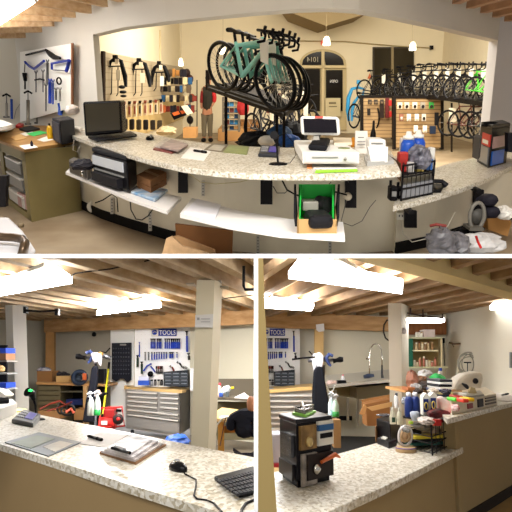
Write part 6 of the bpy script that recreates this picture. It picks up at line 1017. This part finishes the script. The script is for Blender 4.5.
# on top of the rack and the mess behind it
ZT = KL+Hr
def on(nm, lb, cat, px, py, prof, c, capc=None, z=None, Yk=None, **kw):
    b = Z(px, py, z if z is not None else ZT); k = b.y/FP; t = thing(nm, lb, cat, b); part(t, 'body', MB().lathe(b, prof, k, 12), mat(c, .35, **kw))
    H = prof[-1][1]
    if capc: part(t, 'cap', MB().lathe(b+Vector((0, 0, H*k)), [(prof[-1][0], 0), (prof[-1][0], H*.15), (prof[-1][0]*.6, H*.2)], k, 10), mat(capc, .4))
    return t
on('shampoo_bottle', 'cream bottle with green label left of the blue jugs', 'bottle', 393, 424, [(3, 0), (3.1, 7), (1.8, 11), (1.2, 13)], 'dcd8c4', 'e8e6da'); on('shampoo_bottle', 'cream bottle with green label touching the blue jugs', 'bottle', 400, 424.5, [(3, 0), (3.1, 7), (1.8, 11), (1.2, 13)], 'd6d2bc', 'e8e6da')
for x in (393, 400): b = Z(x, 424, ZT); k = b.y/FP; solo('bottle_label', 'green label square on the %s cream bottle' % ('left' if x == 393 else 'right'), 'label', MB().box(b+Vector((0, -3.2*k, 2*k)), 3*k, .01, 4.5*k), mat('33503a', .5))
for i, x in enumerate((409.5, 416)): on('jug', 'blue jug with white cap, %s of the pair behind the wire rack' % ['left', 'right'][i], 'jug', x, 417.5, [(4, 0), (4.4, 2), (4.3, 17), (2.4, 20)], '182c6a', 'e4e4ea')
on('white_cup', 'crumpled clear cup in front of the blue jugs', 'cup', 415, 421, [(2.6, 0), (4, 4), (4.6, 8), (3, 9)], 'b8c2d4', noise=.4, ns=30); on('candle', 'small lime green lidded tub on the wire rack', 'tub', 411, 424, [(2.2, 0), (2.4, 2.2), (2, 2.8)], 'a0c040')
Ym = Z(430, 416, ZT).y
for i, (x0, y0, x1, y1, c, lb) in enumerate([(423, 396, 429.5, 414, 'e0dcd0', 'white carton with blue oval print, left of two on the wire rack'), (430, 395, 437, 413, 'e4e0d4', 'white carton with blue oval print, right of two on the wire rack')]):
    t = thing('product_carton', lb, 'carton', D((x0+x1)/2, y1, Ym)); part(t, 'carton', MB().poly([(x0, y0+1), ((x0+x1)/2, y0-3), (x1, y0), (x1, y1), (x0, y1+1)], Ym, .12), mat(c, .5)); part(t, 'blue_panel', MB().rect(x0+.8, y0+3, x1-1, y1-2, Ym-.01, .01), mat('1c2c6c', .5)); part(t, 'yellow_ring', MB().torus(D((x0+x1)/2, (y0+y1)/2+1, Ym-.02), (1.6*Ym/FP, 0, 0), (0, 0, 3.4*Ym/FP), .5*Ym/FP, 16, 5), mat('e0c860', .5))
solo('red_packet', 'red and white packet right of the white cartons', 'packet', MB().poly([(438, 398), (443, 396), (449, 401), (454, 412), (448, 417), (440, 413)], Ym+.05, .1), mat('d8383c', .45, h2='e8e0dc', ns=7), bevel=.02); solo('red_pouch', 'dark red pouch on the top right of the wire rack', 'pouch', MB().poly([(429, 412), (440, 409), (452, 412), (452, 420), (441, 424), (431, 420)], Ym-.15, .15), mat('7c1c20', .6, h2='1c1416', ns=9), bevel=.03); solo('silver_clips', 'pale tangled clips on the front of the wire rack top', 'clips', MB().crumple(Z(426, 421, ZT+.03), .07, .12, .035, .4, 63), mat('c8bcb4', .4, noise=.4, ns=25), kind='stuff'); solo('red_box', 'bright red small box at the front corner of the wire rack', 'box', MB().box(Z(437, 425.5, ZT), .05, .06, .05, .3), RED)
# mess on a back table
BT = -.62
t = thing('back_table', 'wooden table loaded with supplies behind the wire rack', 'table', D(425, 420, 7.6)); part(t, 'top', MB().rect(406, 390.5, 462, 393, 7.6, 1.2), mat('b98a54', .6)); part(t, 'leg', MB().rect(458, 393, 461, 450, 7.7, .1), CRD)
for i, (x, y, rx, ry, Y, c, c2, nm, lb) in enumerate([(412, 380, 5, 9, 7.9, '7a4a38', 'a06a50', 'brown_bag', 'brown rumpled bag beside the column on the back table'), (425, 375, 7, 5, 8.5, 'd8d8d8', 'a8a8a4', 'plastic_bag', 'white plastic bag at the back of the loaded table'), (437.5, 379, 6.5, 5, 7.9, '3cd070', '28b050', 'green_cloth', 'bright green cloth on the loaded back table'), (427, 386, 8, 5, 7.5, '2a2624', '4a3c34', 'dark_bag', 'dark bag in the middle of the loaded table'), (416, 387, 4, 3.5, 7.5, 'd4d0cc', '4a4a50', 'wrapped_part', 'small white wrapped part on the loaded table'), (421, 380, 6, 4, 8.2, '8a5c34', '5a3a24', 'brown_sack', 'brown sack behind the dark bag'), (404.5, 397, 0.1, 0.1, 7, '888888', '888888', '', '')]):
    if nm: solo(nm, lb, nm.split('_')[-1], MB().crumple(D(x, y, Y), rx*Y/FP, .2, ry*Y/FP, .22, 70+i), mat(c, .6, h2=c2, ns=9))
bxp('brown_carton', 'flat orange brown box on the loaded table near the column', 408, 387.5, 420, 390.5, 7.4, .3, mat('b06a3c', .7)); t = thing('blue_bottle', 'small white bottle with blue cap at the back of the loaded table', 'bottle', D(441, 376, 9)); part(t, 'body', MB().rect(439.5, 371, 442.5, 378, 9, .08), WHT); part(t, 'cap', MB().rect(440, 368, 442, 371, 9, .06), BLU)
bc = ['1c2230', 'c8b880', '2c3a5c', 'd8d4cc', '1c1c20', 'dcdcd8', '2a2c34']
for i in range(7): w = (0, 1, -.8, .5, -.3, .6, 0)[i]; bxp('book', 'book in the leaning stack by the white bag, %s from the bottom' % nm_[i], 439.5+w, 394.6-i*2.5, 452.5+w, 397-i*2.5, 6.6, .5, mat(bc[i], .5), bevel=.006, group='stacked books by the white bag')
# on the raised counter
Yu = Z(470, 409, KU).y
t = thing('white_box', 'long white printed box of sweets on the raised right counter', 'box', Z(474, 409, KU)); q = [Z(452, 415, KU), Z(497, 405, KU), Z(486, 396, KU), Z(448, 403, KU)]; hb_ = .13
part(t, 'box', MB().prism(q, (0, 0, hb_)), mat('e2d6be', .6), bevel=.006); a_, b_ = q[0], q[1]; nn = Vector(((b_-a_).y, -(b_-a_).x, 0)).normalized()*.012
def fb(u0_, u1_, h0, h1, m, nm): part(t, nm, MB().prism([a_.lerp(b_, u0_)+Vector((0, 0, h0*hb_)), a_.lerp(b_, u1_)+Vector((0, 0, h0*hb_)), a_.lerp(b_, u1_)+Vector((0, 0, h1*hb_)), a_.lerp(b_, u0_)+Vector((0, 0, h1*hb_))], nn), m)
fb(.3, .4, .2, .6, mat('8a2a2c', .5), 'red_print'); fb(.52, .64, .15, .8, mat('2c2024', .5), 'dark_print'); fb(.7, .96, .2, .35, mat('5a4a3c', .5), 'text_print'); fb(.7, .96, .45, .6, mat('5a4a3c', .5), 'text_print'); fb(.7, .96, .7, .8, mat('5a4a3c', .5), 'text_print')
for i, (x, y, w, c, lb) in enumerate([(456, 398.5, 6, 'b8342c', 'red sweet packet at the left of the white box top'), (453, 401, 4, '58c840', 'green sweet packet on the white box'), (461.5, 402, 5.5, 'd8402c', 'orange red sweet packet in the middle of the white box'), (467, 401, 6, 'f0c020', 'yellow sweet packet on the white box'), (459, 396, 10, 'e8e4e0', 'white packet behind the sweet packets')]):
    solo('sweet_packet', lb, 'packet', MB().box(Z(x, y, KU+hb_), w*Yu/FP, .2, .035, .1), mat(c, .4), bevel=.01)
solo('folded_card', 'tan folded card standing on the white box', 'card', MB().poly([(469, 392), (471, 387), (475, 388), (478, 396), (472, 396)], 6.9, .05), mat('a08c64', .7)); solo('clear_tray', 'grey clear tray lying on the white box', 'tray', MB().prism([Z(466, 398.5, KU+hb_), Z(484, 396, KU+hb_), Z(480, 392, KU+hb_), Z(462, 394, KU+hb_)], (0, 0, .02)), mat('8a8474', .3))
t = thing('plastic_bag', 'white carrier bag with black handle cutout on the raised counter', 'bag', D(468, 391, 8.6)); part(t, 'bag', MB().poly([(452, 390), (458, 379), (466, 373.5), (477, 371.5), (483.5, 372.5), (484, 380), (481, 392), (460, 393)], 8.6, .35), mat('dcd2c0', .5, noise=.12), bevel=.05); part(t, 'handle_cutout', MB().ball(D(475.5, 381, 8.55), 2.8*8.6/FP, .04, 2.8*8.6/FP), BLK2); part(t, 'dark_item', MB().pipe([(462, 383.5), (466, 386), (469, 389)], 8.4, [.8, 2, 1.2]), mat('2a2c34', .5))
solo('black_tray', 'long black object in front of the white carrier bag', 'object', MB().pipe([(455, 391.5), (462, 392), (470, 391)], 8.0, 1.2), BLK)
ontop('paper_sheet', 'spread white papers on the right end of the raised counter', 'paper', [(483, 398), (508, 402), (530, 397), (530, 390), (490, 391)], KU+.001, .006, mat('e6e0dc', .6)); ontop('yellow_pad', 'bright yellow pad on the raised counter', 'pad', [(493, 391), (503, 390), (504, 387.8), (495, 388.5)], KU+.012, .05, mat('f0e040', .5)); ontop('dark_folder', 'dark red folder at the far right of the raised counter', 'folder', [(499, 392.5), (530, 394), (530, 390), (503, 390)], KU+.01, .012, mat('4c2c34', .6)); pen((501, 396), (508, 394.5), KU+.01, .012, 'black pen on the spread white papers')

for i, (x, y, rx, ry, Y, c, c2, nm, lb) in enumerate([(405, 401, 3, 4, 6.2, 'c8ccd0', '4a4c58', 'grey_cup', 'grey metal cup left of the blue jugs'), (446, 392, 4, 3, 6.3, '1c1c22', '3a3a44', 'black_glove', 'black glove beside the stacked books'), (433, 391, 5, 3, 6.4, 'd8d0c4', '8a7a64', 'cloth', 'cream cloth above the white cartons'), (418, 391.5, 5, 2.6, 6.5, '3a2a22', '14100e', 'dark_sack', 'dark sack behind the blue jugs'), (455, 408, 3.4, 3.6, 5.2, 'c02828', 'f0e8e4', 'red_bag', 'red and white bag at the left end of the raised counter'), (406, 430, 3.4, 2.4, 4.6, '8a8478', '3a342c', 'metal_part', 'small metal part inside the upper level of the wire rack')]):
    solo(nm, lb, nm.split('_')[-1], MB().crumple(D(x, y, Y), rx*Y/FP, .08, ry*Y/FP, .3, 90+i), mat(c, .5, h2=c2, ns=18))
t = thing('spray_can', 'white can with red cap standing behind the cream bottles', 'can', D(396, 402, 5.9)); part(t, 'body', MB().lathe(D(396.5, 408, 5.9), [(2, 0), (2.1, 1), (2.1, 10), (1.2, 12)], 5.9/FP, 12), mat('e0dede', .4)); part(t, 'cap', MB().lathe(D(396.5, 396, 5.9), [(1.3, 0), (1.3, 2.5), (.9, 3)], 5.9/FP, 12), mat('4a4c54', .4))
# ---- each room ends at the storey and partition edges
def clip_all():
    e = 2.0/FP
    pl = {id(R1): [Vector((0, e, -1)), ], id(R2): [Vector((0, e, 1)), Vector((1, e, 0))], id(R3): [Vector((0, e, 1)), Vector((-1, e, 0))]}
    bpy.context.view_layer.update()
    for o in list(sc.objects):
        if o.type != 'MESH' or o.name.startswith(('wall_rear', 'light_block_slab')): continue
        r = o
        while r.parent: r = r.parent
        rm = ROOMOF.get(r)
        if rm is None: continue
        mw = r.matrix_world if o.parent is None else o.matrix_world
        for n in pl[id(rm)]:
            n_ = n.normalized(); ds = [n_.dot(mw @ v.co) for v in o.data.vertices]
            if not ds or max(ds) <= -1e-5 : continue
            bm = bmesh.new(); bm.from_mesh(o.data); inv = mw.inverted(); pco = inv @ Vector((0, 0, 0)); pn = (mw.to_3x3().transposed() @ n_).normalized()
            g = bm.verts[:]+bm.edges[:]+bm.faces[:]
            res = bmesh.ops.bisect_plane(bm, geom=g, plane_co=pco, plane_no=pn, clear_outer=True)
            ed = [x for x in res['geom_cut'] if isinstance(x, bmesh.types.BMEdge)]
            try: bmesh.ops.holes_fill(bm, edges=ed)
            except Exception: pass
            me = o.data.copy(); bm.to_mesh(me); bm.free(); o.data = me
        if not len(o.data.polygons): bpy.data.objects.remove(o)
clip_all()
for o in list(sc.objects):
    if o.type == 'EMPTY' and not o.children: bpy.data.objects.remove(o)
for o in list(sc.objects):
    if o.type == 'EMPTY' and not o.children: bpy.data.objects.remove(o)
